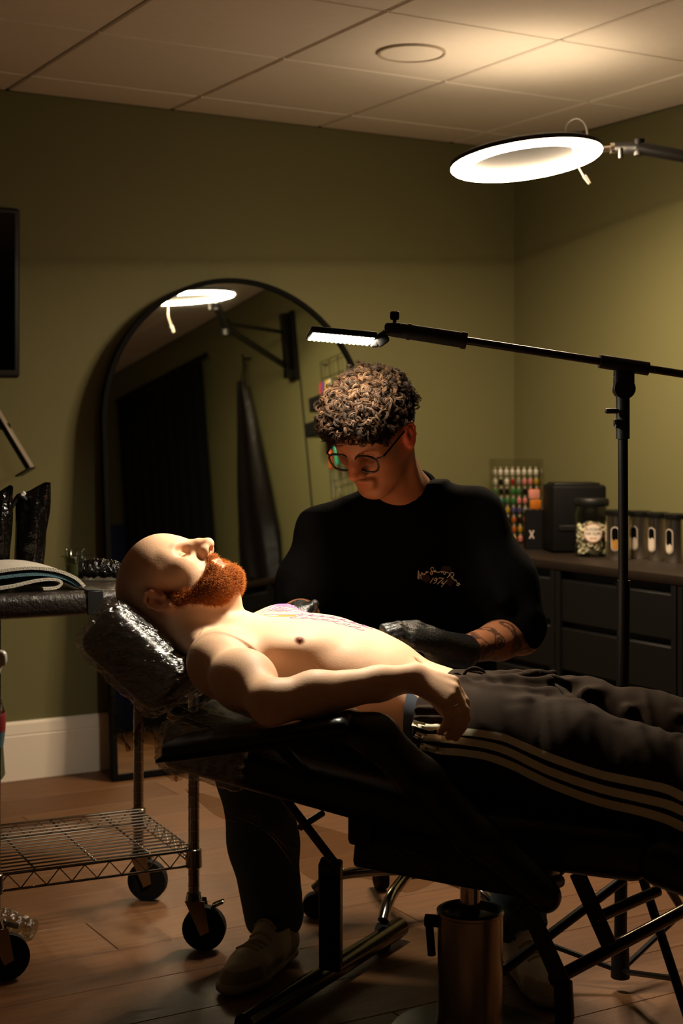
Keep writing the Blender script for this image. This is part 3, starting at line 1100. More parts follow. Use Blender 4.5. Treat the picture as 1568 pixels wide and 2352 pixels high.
ribbon([(-0.17, 0.004), (-0.16, 0.024), (-0.10, 0.042), (-0.02, 0.050), (0.05, 0.043), (0.10, 0.026), (0.122, 0.006)], -0.085, 0.10, 0.007, 'top_layer', m_tow, 0.004)
ribbon([(-0.15, 0.006), (-0.13, 0.018), (-0.06, 0.033), (0.02, 0.036), (0.08, 0.023), (0.112, 0.005)], -0.080, 0.10, 0.007, 'blue_layer', m_towb, 0.003)
ribbon([(-0.10, 0.005), (-0.04, 0.011), (0.02, 0.023), (0.055, 0.023), (0.070, 0.015), (0.060, 0.006), (0.03, 0.004)], -0.086, 0.10, 0.006, 'inner_fold', m_tow, 0.002)

# rinse cups
m_cl2 = clear('clear_plastic', '#e9ebe0', fac=0.10, rough=0.12)
cc = cart(-0.19, 0.28)
cu_ = thing('plastic_cup', 'two nested clear plastic cups of rinse water beside the towel', 'cup', cc)
MB().lathe([(0.0, 0.0015), (0.026, 0.0015), (0.032, 0.046), (0.040, 0.047), (0.040, 0.050), (0.031, 0.050), (0.025, 0.004), (0.0, 0.004)], n=28).build('outer_cup', m_cl2, cu_)
MB().lathe([(0.0, 0.03), (0.018, 0.03), (0.023, 0.062), (0.0245, 0.064), (0.0225, 0.065), (0.017, 0.032), (0.0, 0.032)], (-0.008, 0, 0), 28).build('inner_cup', m_cl2, cu_)
MB().lathe([(0.0, 0.0045), (0.0255, 0.0045), (0.0285, 0.03), (0.0, 0.03)], n=24).build('water', mat('rinse_water', '#8d8f6a', rough=0.1, trans=0.6, noise=0.05), cu_)

# wrapped machine grip
wg = thing('wrapped_machine', 'tattoo machine wrapped in shiny black film lying by the cups', 'tattoo machine', cart(-0.155, 0.185), CA + math.radians(-25))
m_bag = mat('black_film', '#080706', rough=0.18, spec=0.6, noise=0.1, bump=0.9, bscale=90)
def blob_tube(pts, rr, name, m, par, seed, amp=0.003, n_=20):
    mb_ = MB().tube(smooth_path(pts, 10), 0.01, n_)
    r0 = random.Random(seed)
    path = smooth_path(pts, 10)
    rad = np.interp(np.linspace(0, 1, len(path)), np.linspace(0, 1, len(rr)), rr)
    vs_ = []
    for i, p in enumerate(path):
        for k in range(n_):
            q = Vector(mb_.v[i * n_ + k]) - p
            q = q.normalized() * (rad[i] + amp * (r0.random() - 0.5) * 2)
            vs_.append(p + q)
    mb_.v = [tuple(v) for v in vs_]
    return mb_.build(name, m, par, 60)
blob_tube([(-0.05, 0, 0.024), (-0.02, 0, 0.026), (0.02, 0, 0.024), (0.055, 0, 0.017)], [0.016, 0.022, 0.021, 0.019, 0.012], 'wrapped_body', m_bag, wg, 3)
MB().cyl((-0.056, 0, 0.024), (-0.046, 0, 0.024), 0.02, 0.022, 18).build('end_cap', m_blkp, wg)
MB().cyl((0.05, 0, 0.0165), (0.083, 0, 0.0095), 0.008, 0.004, 12).build('tip', m_blkp, wg)

# bagged bottles
for k, (px, py, Yd, lab, h_, w_) in enumerate([(64, 1312, 3.52, 'squeeze bottle in a shiny black bag with its pale nozzle tip showing', 0.205, 0.033),
                                              (-14, 1312, 3.46, 'squeeze bottle in a black bag half out of the picture beside the towel', 0.20, 0.031)]):
    q = P(px, py, Yd)
    bb = thing('bagged_bottle', lab, 'bottle', (q.x, q.y, TZ + 0.0015), 0, 'bagged squeeze bottles on the trolley')
    rb_ = random.Random(20 + k)
    prof_h = [0.0, 0.01, 0.05, 0.10, 0.14, 0.17, 0.19, h_]
    vs_, fs_ = [], []
    nA = 28
    folds = [rb_.uniform(0, 6.28) for _ in range(4)]
    for i in range(15):
        f_ = i / 14
        z = h_ * f_
        for j in range(nA):
            a = 2 * PI * j / nA
            wob = 0.10 * math.sin(2 * a + folds[0] + 3 * f_) + 0.07 * math.sin(5 * a + folds[1] + 5 * f_) + 0.05 * math.sin(9 * a + folds[2] - 4 * f_)
            flat = 1.0 - 0.55 * max(0, f_ - 0.55) / 0.45
            rx = w_ * (1.0 + 0.25 * max(0, f_ - 0.6)) * (1 + wob * (0.4 + f_))
            ry = w_ * flat * (1 + wob * (0.4 + f_))
            zz = z + (0.02 * math.cos(a - 0.3) if i == 14 else 0.0)
            vs_.append((rx * math.cos(a) + 0.012 * f_, ry * math.sin(a), max(zz, 0.0)))
    for i in range(14):
        for j in range(nA):
            l = (j + 1) % nA
            fs_.append((i * nA + j, i * nA + l, (i + 1) * nA + l, (i + 1) * nA + j))
    fs_.append(tuple(range(nA - 1, -1, -1)))
    fs_.append(tuple(14 * nA + j for j in range(nA)))
    MB().add(vs_, fs_).build('black_bag', mat('bag_film', '#0a0806', rough=0.16, spec=0.6, noise=0.1, bump=0.5, bscale=40), bb, 60)
    MB().tube(smooth_path([(0.0, -0.02, h_ * 0.9), (-0.012, -0.025, h_ * 0.95), (-0.024, -0.02, h_ * 0.90), (-0.045, -0.02, h_ * 0.72)], 6), [0.006] * 19, 10).build('spout', m_blkp, bb)
    MB().cyl((-0.010, -0.0245, h_ * 0.945), (-0.002, -0.0245, h_ * 0.985), 0.006, 0.005, 10).build('nozzle_tip', m_white, bb)

# clear sleeve on the floor under the trolley
sv = MB()
p0, p1 = P(-40, 2112, 3.46), P(78, 2150, 3.44)
base = Vector((-0.86, 3.47, 0))
so = thing('plastic_sleeve', 'clear plastic-wrapped cable lying on the floor under the trolley', 'cable', (-0.78, 3.47, 0))
blob_tube([(-0.12, 0.03, 0.042), (-0.06, 0.01, 0.045), (0.0, -0.005, 0.036), (0.05, -0.015, 0.026), (0.072, -0.02, 0.022)], [0.03, 0.028, 0.026, 0.022, 0.02], 'sleeve', film('sleeve_film', '#d9d6c8', fac=0.14, rough=0.15, bscale=50, bump=0.8), so, 5, 0.003)
MB().tube(smooth_path([(-0.12, 0.03, 0.04), (-0.04, 0.005, 0.036), (0.03, -0.008, 0.024)], 8), 0.006, 8).build('cable', m_blkp, so)

# stool at the left edge carrying a spray bottle
sq = Vector((-0.705, 2.35, 0))
st2 = thing('work_stool', 'round black stool beyond the left picture edge that holds a spray bottle', 'stool', sq)
MB().lathe([(0.0, 0.575), (0.14, 0.575), (0.15, 0.59), (0.15, 0.612), (0.14, 0.624), (0.0, 0.624)], n=32).build('seat', m_rubber, st2)
MB().cyl((0, 0, 0.08), (0, 0, 0.58), 0.025, 0.02, 16).build('column', m_chrome, st2)
for k in range(5):
    a = 2 * PI * k / 5 + 0.3
    d = Vector((math.cos(a), math.sin(a), 0))
    MB().cyl(d * 0.015 + Vector((0, 0, 0.09)), d * 0.21 + Vector((0, 0, 0.06)), 0.016, 0.012, 10).build('base_arm', m_chrome, st2)
    sd = Vector((-d.y, d.x, 0))
    MB().cyl(d * 0.21 + sd * 0.012 + Vector((0, 0, 0.026)), d * 0.21 - sd * 0.012 + Vector((0, 0, 0.026)), 0.025, 0.025, 16).build('caster_wheel', m_rubber, st2)
sb_ = thing('spray_bottle', 'clear spray bottle with red label and white nozzle at the picture edge', 'spray bottle', (-0.572, 2.35, 0.6245))
MB().lathe([(0.0, 0.0), (0.038, 0.0), (0.042, 0.006), (0.039, 0.05), (0.043, 0.10), (0.034, 0.13), (0.016, 0.145), (0.016, 0.16), (0.0, 0.16)], n=28).build('bottle', clear('bottle_plastic', '#a9b8a6', fac=0.08, rough=0.1), sb_)
MB().lathe([(0.0397, 0.052), (0.0425, 0.075), (0.0432, 0.098)], n=28).build('label_band', mat('label_blue', '#56707a', rough=0.5, noise=0.05), sb_)
MB().lathe([(0.0426, 0.076), (0.0436, 0.098), (0.0425, 0.104)], n=28).build('red_band', mat('label_red', '#8c1812', rough=0.5, noise=0.05), sb_)
MB().lathe([(0.0, 0.158), (0.018, 0.158), (0.018, 0.178), (0.0, 0.178)], n=20).rbox((0.008, 0, 0.19), (0.075, 0.022, 0.026), 0.009).build('spray_head', m_white, sb_)
MB().rbox((0.03, 0, 0.168), (0.008, 0.016, 0.045), 0.003, 2, Matrix.Rotation(0.35, 3, 'Y')).build('trigger', m_white, sb_)

# ------------------------------------------------------------------ things on the right wall that the mirror shows
def wallpt(s, z, off=0.0):
    return R(T1 - off, s, z)
# wire grid panel with tools
gs = 1.50
gp_ = thing('wire_grid', 'black wire grid panel hung with tools, seen in the mirror', 'grid panel', wallpt(gs, 1.45, 0.03), TH)
for k in range(9):
    MB().tube([(0, -0.17, -0.34 + 0.0475 * 2 * k * 0.9), (0, 0.17, -0.34 + 0.0475 * 2 * k * 0.9)], 0.0022, 6).build('wire', m_blk, gp_)
for k in range(5):
    MB().tube([(0.003, -0.17 + 0.085 * k, -0.34), (0.003, -0.17 + 0.085 * k, 0.345)], 0.0022, 6).build('wire', m_blk, gp_)
for yy, zz in ((-0.15, 0.33), (0.15, 0.33)):
    MB().cyl((0, yy, zz), (0.03, yy, zz), 0.004, 0.004, 8).build('hook', m_blk, gp_)
for k, (dy, z, lab, c_) in enumerate([(-0.06, 1.57, 'upper', 0), (-0.12, 1.455, 'lower', 1)]):
    q = R(T1 - 0.085, gs - dy, z)
    cup = MB().rbox((0, 0, 0), (0.10, 0.15, 0.07), 0.004, 1).build('wall_bin', m_blkp)
    cup.location = q
    cup.rotation_euler = (0, 0, TH)
    tag(cup, '%s black plastic bin of pens hooked on the wire grid' % lab, 'bin')
    if k == 0:
        for i_, (cn_, hx_) in enumerate((('red', '#a3261a'), ('violet', '#5a2f94'), ('yellow', '#d9b214'), ('white', '#cfc6ba'))):
            mk = MB().cyl((0, 0, -0.02), (0.008, 0.012, 0.085), 0.009, 0.009, 12).build('marker_pen', mat('pen_' + cn_, hx_, rough=0.4, noise=0.05))
            mk.location = R(T1 - 0.085, gs - dy + 0.045 - 0.03 * i_, z + 0.021)
            mk.rotation_euler = (0, 0, TH)
            tag(mk, '%s marker pen standing in the upper black wall bin' % cn_, 'pen')
for k, (dy, z0, c_, nm, kind) in enumerate([(0.10, 1.30, '#c2501a', 'orange', 'screwdriver'), (0.04, 1.31, '#3fa98c', 'teal', 'screwdriver'), (0.0, 1.35, '#3fa98c', 'teal', 'pliers'), (-0.05, 1.30, '#2c2a26', 'black', 'brush')]):
    tl_ = thing(kind, '%s-handled %s hanging from the wire grid' % (nm, kind), 'tool', R(T1 - 0.055, gs + dy, z0), TH)
    MB().lathe([(0.0, 0.0), (0.010, 0.004), (0.013, 0.02), (0.011, 0.06), (0.014, 0.085), (0.008, 0.095), (0.0, 0.096)], (0, 0, -0.05), 12).build('handle', mat('tool_' + nm, c_, rough=0.4, noise=0.08), tl_)
    MB().cyl((0, 0, -0.05), (0, 0, -0.19), 0.004, 0.003, 8).build('shaft', m_steel, tl_)
    MB().tube([(0, 0, 0.045), (0.012, 0, 0.055), (0.024, 0, 0.05)], 0.002, 6).build('hook', m_blk, tl_)

# apron on a hook
ap_s = 2.46
hk = MB().cyl((0, 0, 0), (-0.05, 0, 0), 0.005, 0.005, 8).cyl((-0.05, 0, 0), (-0.055, 0, 0.02), 0.005, 0.005, 8).build('coat_hook', m_blk)
hk.location = R(T1 - 0.001, ap_s, 1.99)
hk.rotation_euler = (0, 0, TH)
tag(hk, 'black coat hook on the wall above the hanging apron', 'hook')
ap = thing('apron', 'glossy black apron hanging in folds on the wall, seen in the mirror', 'apron', R(T1 - 0.05, ap_s, 0), TH)
m_apr = mat('apron_vinyl', '#15110f', rough=0.32, spec=0.6, noise=0.1, bump=0.25, bscale=14)
def apron_fn(u_, v_):
    z = 1.86 - 1.08 * v_
    w_ = 0.03 + 0.20 * min(1, (v_ / 0.75)) ** 0.9 - 0.02 * max(0, v_ - 0.75)
    y = (u_ - 0.5) * 2 * w_
    x = -0.015 - 0.03 * math.sin(u_ * PI) + 0.018 * math.sin(u_ * 13 + 1.2 * math.sin(3 * v_)) * min(1, 0.3 + v_ * 1.4)
    return Vector((x, y, z + 0.03 * math.cos((u_ - 0.4) * 9) * v_))
MB().grid(apron_fn, 40, 40).build('cloth', m_apr, ap, 70)
MB().tube(smooth_path([(-0.02, -0.025, 1.86), (0.0, -0.012, 1.93), (0.0, 0.0, 1.995), (0.0, 0.012, 1.93), (-0.02, 0.025, 1.86)], 6), 0.004, 6).build('neck_strap', m_apr, ap)

# dark curtain put in along the right wall for the dark area the mirror shows
cu_s0, cu_s1 = 2.95, 4.25
ct = thing('curtain', 'heavy black curtain along the side wall, put in for the dark area in the mirror', 'curtain', R(T1 - 0.06, (cu_s0 + cu_s1) / 2, 0), TH)
m_cur = mat('curtain_black', '#0d0c0b', rough=0.9, spec=0.15, noise=0.15)
hwid = (cu_s1 - cu_s0) / 2
MB().grid(lambda u_, v_: Vector((0.018 * math.sin(u_ * 60) - 0.01, (u_ - 0.5) * 2 * hwid, 0.03 + v_ * 2.06)), 160, 6).build('cloth', m_cur, ct, 70)
MB().cyl((0.0, -hwid - 0.05, 2.11), (0.0, hwid + 0.05, 2.11), 0.012, 0.012, 12).build('rail', m_blk, ct)
# blue storage bin on a cabinet
bn = thing('storage_cabinet', 'dark blue storage cabinet with a white label, reflected at the mirror edge', 'cabinet', R(T1 - 0.24, 4.62, 0), TH)
m_blu = mat('navy_paint', '#141a38', rough=0.4, spec=0.4, noise=0.08)
MB().rbox((0, 0, 0.66), (0.44, 0.62, 1.30), 0.01, 2).build('body', m_blu, bn)
MB().rbox((-0.226, 0.1, 1.05), (0.006, 0.10, 0.05), 0.002, 1).build('paper_label', m_paper, bn)
for k in range(3):
    MB().rbox((-0.224, 0, 0.25 + 0.42 * k), (0.008, 0.58, 0.39), 0.003, 1).build('drawer_front', m_blu, bn)
# ------------------------------------------------------------------ sculpting: smooth unions on a grid, meshed by surface nets
class Field:
    def __init__(self, lo, hi, h):
        self.lo = np.array(lo, float)
        self.h = h
        self.n = np.ceil((np.array(hi, float) - self.lo) / h).astype(int) + 1
        self.D = np.full(self.n, 1.0, np.float32)

    def region(self, lo, hi):
        a = np.clip(np.floor((np.array(lo) - self.lo) / self.h).astype(int), 0, self.n)
        b = np.clip(np.ceil((np.array(hi) - self.lo) / self.h).astype(int) + 1, 0, self.n)
        if np.any(b <= a):
            return None
        ax = [self.lo[i] + self.h * np.arange(a[i], b[i], dtype=np.float32) for i in range(3)]
        X, Y, Z = np.meshgrid(*ax, indexing='ij', copy=False)
        return (slice(a[0], b[0]), slice(a[1], b[1]), slice(a[2], b[2])), (X.astype(np.float32), Y.astype(np.float32), Z.astype(np.float32))

    def blend(self, prim, k=0.01):
        fn, lo, hi = prim
        pad = k + 2.5 * self.h
        r = self.region(np.array(lo) - pad, np.array(hi) + pad)
        if r is None:
            return self
        sl, XYZ = r
        d = fn(*XYZ).astype(np.float32)
        a = self.D[sl]
        if k > 0:
            hh = np.maximum(k - np.abs(a - d), 0) / k
            self.D[sl] = np.minimum(a, d) - hh * hh * k * 0.25
        else:
            self.D[sl] = np.minimum(a, d)
        return self

    def cut(self, prim, k=0.004):
        fn, lo, hi = prim
        pad = k + 2.5 * self.h
        r = self.region(np.array(lo) - pad, np.array(hi) + pad)
        if r is None:
            return self
        sl, XYZ = r
        d = -fn(*XYZ).astype(np.float32)
        a = self.D[sl]
        hh = np.maximum(k - np.abs(a - d), 0) / max(k, 1e-6)
        self.D[sl] = np.maximum(a, d) + hh * hh * k * 0.25
        return self

    def wrinkle(self, amp, sc, seed, lo=None, hi=None, n=8, aniso=(1, 1, 1)):
        """push the surface in and out with a sum of waves"""
        r0 = np.random.default_rng(seed)
        r = self.region(self.lo if lo is None else lo, self.lo + self.n * self.h if hi is None else hi)
        sl, (X, Y, Z) = r
        w = np.zeros(X.shape, np.float32)
        for _ in range(n):
            k_ = r0.normal(0, sc, 3) * np.array(aniso)
            w += np.sin(k_[0] * X + k_[1] * Y + k_[2] * Z + r0.uniform(0, 6.28)).astype(np.float32)
        w /= math.sqrt(n / 2)
        self.D[sl] += amp * (np.abs(w) - 0.6)
        return self

    def sample(self, p):
        q = (np.array(p, float) - self.lo) / self.h
        i = np.clip(np.floor(q).astype(int), 0, self.n - 2)
        f = np.clip(q - i, 0, 1)
        D = self.D[i[0]:i[0] + 2, i[1]:i[1] + 2, i[2]:i[2] + 2]
        D = D[0] * (1 - f[0]) + D[1] * f[0]
        D = D[0] * (1 - f[1]) + D[1] * f[1]
        return float(D[0] * (1 - f[2]) + D[1] * f[2])

    def march(self, p, d, maxd=0.6):
        """walk from p along d to the surface"""
        p = np.array(p, float)
        d = np.array(d, float)
        d /= np.linalg.norm(d)
        t = 0.0
        prev = None
        while t < maxd:
            v = self.sample(p + d * t)
            if v <= 0:
                lo, hi = max(t - 0.003, 0), t
                for _ in range(12):
                    mid = (lo + hi) / 2
                    if self.sample(p + d * mid) > 0:
                        lo = mid
                    else:
                        hi = mid
                return Vector(p + d * hi)
            t += 0.0025
        return None

    def normal(self, p):
        e = self.h
        g_ = [self.sample(np.array(p) + np.eye(3)[i] * e) - self.sample(np.array(p) - np.eye(3)[i] * e) for i in range(3)]
        v = Vector(g_)
        return v.normalized() if v.length > 1e-9 else Vector((0, 0, 1))

    def mesh(self, name, m, colour=None, smooth=0):
        D = self.D
        ins = D < 0
        c = np.zeros(tuple(self.n - 1), np.int8)
        for dx in (0, 1):
            for dy in (0, 1):
                for dz in (0, 1):
                    c += ins[dx:dx + self.n[0] - 1, dy:dy + self.n[1] - 1, dz:dz + self.n[2] - 1]
        act = (c > 0) & (c < 8)
        idx = np.argwhere(act)
        vid = np.full(act.shape, -1, np.int32)
        vid[act] = np.arange(len(idx))
        i, j, k = idx.T
        acc = np.zeros((len(idx), 3))
        cnt = np.zeros(len(idx))
        off = [(a, b, e) for a in (0, 1) for b in (0, 1) for e in (0, 1)]
        val = {o: D[i + o[0], j + o[1], k + o[2]] for o in off}
        for o in off:
            for ax in range(3):
                if o[ax] == 0:
                    q = list(o)
                    q[ax] = 1
                    q = tuple(q)
                    a, b = val[o], val[q]
                    s = (a < 0) != (b < 0)
                    t = np.where(s, a / np.where(s, a - b, 1), 0)
                    pos = np.array(o, float)[None, :].repeat(len(idx), 0)
                    pos[:, ax] = t
                    acc[s] += pos[s]
                    cnt[s] += 1
        V = self.lo + self.h * (idx + acc / cnt[:, None])
        faces = []
        for ax in range(3):
            sl0 = [slice(None)] * 3
            sl1 = [slice(None)] * 3
            sl0[ax] = slice(0, -1)
            sl1[ax] = slice(1, None)
            A, B = ins[tuple(sl0)], ins[tuple(sl1)]
            e = np.argwhere(A != B)
            flip = A[tuple(e.T)]
            u_, v_ = [q for q in range(3) if q != ax]
            ok = (e[:, u_] > 0) & (e[:, v_] > 0) & (e[:, u_] < self.n[u_] - 1) & (e[:, v_] < self.n[v_] - 1)
            e, flip = e[ok], flip[ok]
            q = []
            for du, dv in ((-1, -1), (0, -1), (0, 0), (-1, 0)):
                w = e.copy()
                w[:, u_] += du
                w[:, v_] += dv
                q.append(vid[tuple(w.T)])
            q = np.stack(q, 1)
            if ax == 1:
                flip = ~flip
            q[~flip] = q[~flip][:, ::-1]
            faces.append(q)
        Fq = np.concatenate(faces)
        Fq = Fq[(Fq >= 0).all(1)]
        for _ in range(smooth):
            S = np.zeros_like(V)
            Cn = np.zeros(len(V))
            for a, b in ((0, 1), (1, 2), (2, 3), (3, 0)):
                np.add.at(S, Fq[:, a], V[Fq[:, b]])
                np.add.at(S, Fq[:, b], V[Fq[:, a]])
                np.add.at(Cn, Fq[:, a], 1)
                np.add.at(Cn, Fq[:, b], 1)
            V = V * 0.5 + 0.5 * S / np.maximum(Cn, 1)[:, None]
        me = bpy.data.meshes.new(name)
        me.vertices.add(len(V))
        me.vertices.foreach_set('co', V.astype(np.float32).ravel())
        me.loops.add(Fq.size)
        me.loops.foreach_set('vertex_index', Fq.ravel().astype(np.int32))
        me.polygons.add(len(Fq))
        me.polygons.foreach_set('loop_start', np.arange(0, Fq.size, 4, dtype=np.int32))
        me.polygons.foreach_set('use_smooth', np.ones(len(Fq), bool))
        me.update(calc_edges=True)
        me.validate()
        if colour is not None:
            C = colour(V)
            at = me.color_attributes.new('col', 'FLOAT_COLOR', 'POINT')
            C4 = np.ones((len(V), 4), np.float32)
            C4[:, :3] = C
            at.data.foreach_set('color', C4.ravel())
        me.materials.append(m)
        return me


def ell(c, r, rot=None):
    """ellipsoid; rot: 3x3 whose rows are its axes"""
    c = np.array(c, np.float32)
    r = np.array(r if hasattr(r, '__len__') else (r, r, r), np.float32)
    M_ = np.eye(3, dtype=np.float32) if rot is None else np.array(rot, np.float32)
    R_ = float(r.max())

    def fn(X, Y, Z):
        x, y, z = X - c[0], Y - c[1], Z - c[2]
        a = (M_[0, 0] * x + M_[0, 1] * y + M_[0, 2] * z)
        b = (M_[1, 0] * x + M_[1, 1] * y + M_[1, 2] * z)
        e = (M_[2, 0] * x + M_[2, 1] * y + M_[2, 2] * z)
        k0 = np.sqrt((a / r[0]) ** 2 + (b / r[1]) ** 2 + (e / r[2]) ** 2) + 1e-6
        k1 = np.sqrt((a / r[0] ** 2) ** 2 + (b / r[1] ** 2) ** 2 + (e / r[2] ** 2) ** 2) + 1e-6
        return k0 * (k0 - 1) / k1
    return fn, c - R_, c + R_


def cone(a, b, ra, rb=None, flat=None):
    """round cone; flat=(axis vector, factor) squashes it along an axis"""
    rb = ra if rb is None else rb
    a, b = np.array(a, np.float32), np.array(b, np.float32)
    ab = b - a
    L2 = float(ab @ ab) + 1e-12
    if flat is not None:
        nx = np.array(flat[0], np.float32)
        nx /= np.linalg.norm(nx)
        kf = 1.0 / flat[1] - 1.0

    def fn(X, Y, Z):
        x, y, z = X - a[0], Y - a[1], Z - a[2]
        t = np.clip((x * ab[0] + y * ab[1] + z * ab[2]) / L2, 0, 1)
        dx, dy, dz = x - t * ab[0], y - t * ab[1], z - t * ab[2]
        if flat is not None:
            q = (dx * nx[0] + dy * nx[1] + dz * nx[2]) * kf
            dx, dy, dz = dx + q * nx[0], dy + q * nx[1], dz + q * nx[2]
        return np.sqrt(dx * dx + dy * dy + dz * dz) - (ra + (rb - ra) * t)
    R_ = max(ra, rb)
    return fn, np.minimum(a, b) - R_, np.maximum(a, b) + R_


def chain(field, pts, rads, k=0.01, flat=None):
    for i in range(len(pts) - 1):
        field.blend(cone(pts[i], pts[i + 1], rads[i], rads[i + 1], flat), k)


def loft(axis, stations, expo=2.0):
    """stations: (pos, c1, c2, r1, r2) along axis; c/r for the two other axes in order"""
    st_ = np.array(stations, float)
    o = [q for q in range(3) if q != axis]
    from_, to_ = st_[0, 0], st_[-1, 0]

    def sm(col):
        xs = st_[:, 0]
        fine = np.linspace(from_, to_, 200)
        y = np.interp(fine, xs, st_[:, col])
        ker = np.hanning(21)
        ker /= ker.sum()
        yp = np.concatenate([np.full(10, y[0]), y, np.full(10, y[-1])])
        return fine, np.convolve(yp, ker, 'valid')
    tabs = [sm(q) for q in (1, 2, 3, 4)]

    def fn(X, Y, Z):
        A = (X, Y, Z)
        p = A[axis]
        c1, c2, r1, r2 = [np.interp(p, *t).astype(np.float32) for t in tabs]
        u_ = np.abs(A[o[0]] - c1) / r1
        v_ = np.abs(A[o[1]] - c2) / r2
        q = (u_ ** expo + v_ ** expo) ** (1 / expo)
        d = (q - 1) * np.minimum(r1, r2)
        end = np.maximum(from_ - p, p - to_)
        return np.maximum(d, end)
    lo, hi = np.zeros(3), np.zeros(3)
    lo[axis], hi[axis] = from_, to_
    for q, ci, ri in ((o[0], 1, 3), (o[1], 2, 4)):
        lo[q] = (st_[:, ci] - st_[:, ri]).min()
        hi[q] = (st_[:, ci] + st_[:, ri]).max()
    return fn, lo, hi


def head(fd, o, f, u, r, k=1.0, jaw=1.0, mouth_open=0.0, nose=1.0):
    """sculpt a head: o between the ears, f face, u crown, r the person's right"""
    o, f, u, r = [np.array(q, float) for q in (o, f, u, r)]
    W_ = lambda a, b, c: o + k * (f * a + r * b + u * c)
    ax = np.stack([f, r, u])
    E_ = lambda c, q, rot=None: ell(W_(*c), [k * v for v in q], ax if rot is None else rot)
    C_ = lambda a, b, ra, rb=None: cone(W_(*a), W_(*b), k * ra, k * (ra if rb is None else rb))
    fd.blend(E_((-0.004, 0, 0.040), (0.099, 0.0765, 0.090)), 0.01 * k)
    fd.blend(E_((0.030, 0, 0.045), (0.070, 0.068, 0.070)), 0.03 * k)
    fd.blend(E_((0.040, 0, -0.030), (0.050, 0.054, 0.072)), 0.035 * k)
    fd.blend(E_((0.030, 0, -0.050), (0.050, 0.056 * jaw, 0.050)), 0.03 * k)
    fd.blend(E_((0.078, 0, -0.094), (0.019, 0.024, 0.018)), 0.03 * k)
    for s in (-1, 1):
        fd.blend(C_((-0.002, s * 0.056 * jaw, -0.038), (0.066, s * 0.020, -0.092), 0.016, 0.015), 0.028 * k)
        fd.blend(E_((0.062, s * 0.040, -0.004), (0.024, 0.022, 0.020)), 0.025 * k)
        fd.blend(C_((0.087, s * 0.012, 0.033), (0.068, s * 0.046, 0.036), 0.0130, 0.008), 0.022 * k)
        fd.cut(E_((0.095, s * 0.032, 0.012), (0.0205, 0.021, 0.0145)), 0.010 * k)
        fd.blend(E_((0.0745, s * 0.031, 0.011), (0.0150, 0.0150, 0.0125)), 0.005 * k)
        for q0, q1 in (((0.0885, 0.019, 0.005), (0.0905, 0.030, 0.0028)), ((0.0905, 0.030, 0.0028), (0.086, 0.044, 0.0045))):
            fd.cut(C_((q0[0], s * q0[1], q0[2]), (q1[0], s * q1[1], q1[2]), 0.0012), 0.003 * k)
    fd.blend(C_((0.093, 0, 0.030), (0.112 * nose, 0, 0.000), 0.0088, 0.0105), 0.014 * k)
    fd.blend(C_((0.086, 0, 0.022), (0.096, 0, -0.018), 0.0115, 0.0150), 0.014 * k)
    fd.blend(C_((0.104, 0, 0.005), (0.1205 * nose, 0, -0.019), 0.0100, 0.0135), 0.010 * k)
    for s in (-1, 1):
        fd.blend(E_((0.106 * nose, s * 0.0148, -0.023), (0.0145, 0.0082, 0.0108)), 0.007 * k)
    for s in (-1, 1):
        fd.cut(E_((0.112 * nose, s * 0.0090, -0.0325), (0.0075, 0.0044, 0.0085)), 0.003 * k)
    fd.blend(C_((0.094, -0.020, -0.052), (0.094, 0.020, -0.052), 0.0075), 0.012 * k)
    fd.blend(C_((0.098, -0.009, -0.053), (0.098, 0.009, -0.053), 0.0060), 0.008 * k)
    fd.blend(C_((0.093, -0.015, -0.066 - mouth_open), (0.093, 0.015, -0.066 - mouth_open), 0.0085), 0.010 * k)
    fd.cut(C_((0.108, -0.020, -0.0585 - mouth_open / 2), (0.108, 0.020, -0.0585 - mouth_open / 2), 0.0022 + mouth_open * 0.6), 0.005 * k)
    # ears
    for s in (-1, 1):
        e0 = lambda a, b, c: W_(-0.012 + a, s * (0.074 + b), 0.002 + c)
        fd.blend(ell(e0(-0.001, 0.002, 0), (0.017 * k, 0.0085 * k, 0.029 * k), ax), 0.008 * k)
        pts = [(0.012, 0.004, 0.006), (0.012, 0.008, 0.021), (0.002, 0.011, 0.029), (-0.012, 0.013, 0.024), (-0.017, 0.013, 0.010), (-0.014, 0.012, -0.008), (-0.005, 0.008, -0.021), (0.004, 0.006, -0.028), (0.009, 0.003, -0.021)]
        chain(fd, [e0(*q) for q in pts], [0.0038 * k] * 6 + [0.0048 * k, 0.0055 * k, 0.004 * k], 0.004 * k)
        fd.cut(ell(e0(0.001, 0.012, 0.000), (0.0075 * k, 0.0075 * k, 0.011 * k), ax), 0.005 * k)
        chain(fd, [e0(0.004, 0.009, 0.020), e0(-0.006, 0.010, 0.014), e0(-0.008, 0.010, 0.000), e0(-0.003, 0.009, -0.012)], [0.0030 * k] * 4, 0.004 * k)
        fd.blend(ell(e0(0.0125, 0.006, -0.004), (0.005 * k, 0.005 * k, 0.007 * k), ax), 0.004 * k)
    return W_
# ------------------------------------------------------------------ the client, lying on the chair
# client coordinates: p along the body (head at -p), b away from the lens, z up
BETA = math.radians(15)
CO = Vector((0.25, 2.9, 0))


def Lc(px, py, b):
    dx, dz = (px - 784) / F, (HOR - py) / F
    s_, c_ = math.sin(BETA), math.cos(BETA)
    Y = (b + CO.x * s_ + CO.y * c_) / (dx * s_ + c_)
    X = dx * Y
    return np.array([(X - CO.x) * c_ - (Y - CO.y) * s_, b, CH + dz * Y])


def camray(px, py):
    d = Vector(((px - 784) / F, 1, (HOR - py) / F))
    inv = Matrix.Rotation(BETA, 3, 'Z')
    o = inv @ (Vector((0, 0, CH)) - Vector((CO.x, CO.y, 0)))
    return np.array(o), np.array((inv @ d).normalized())


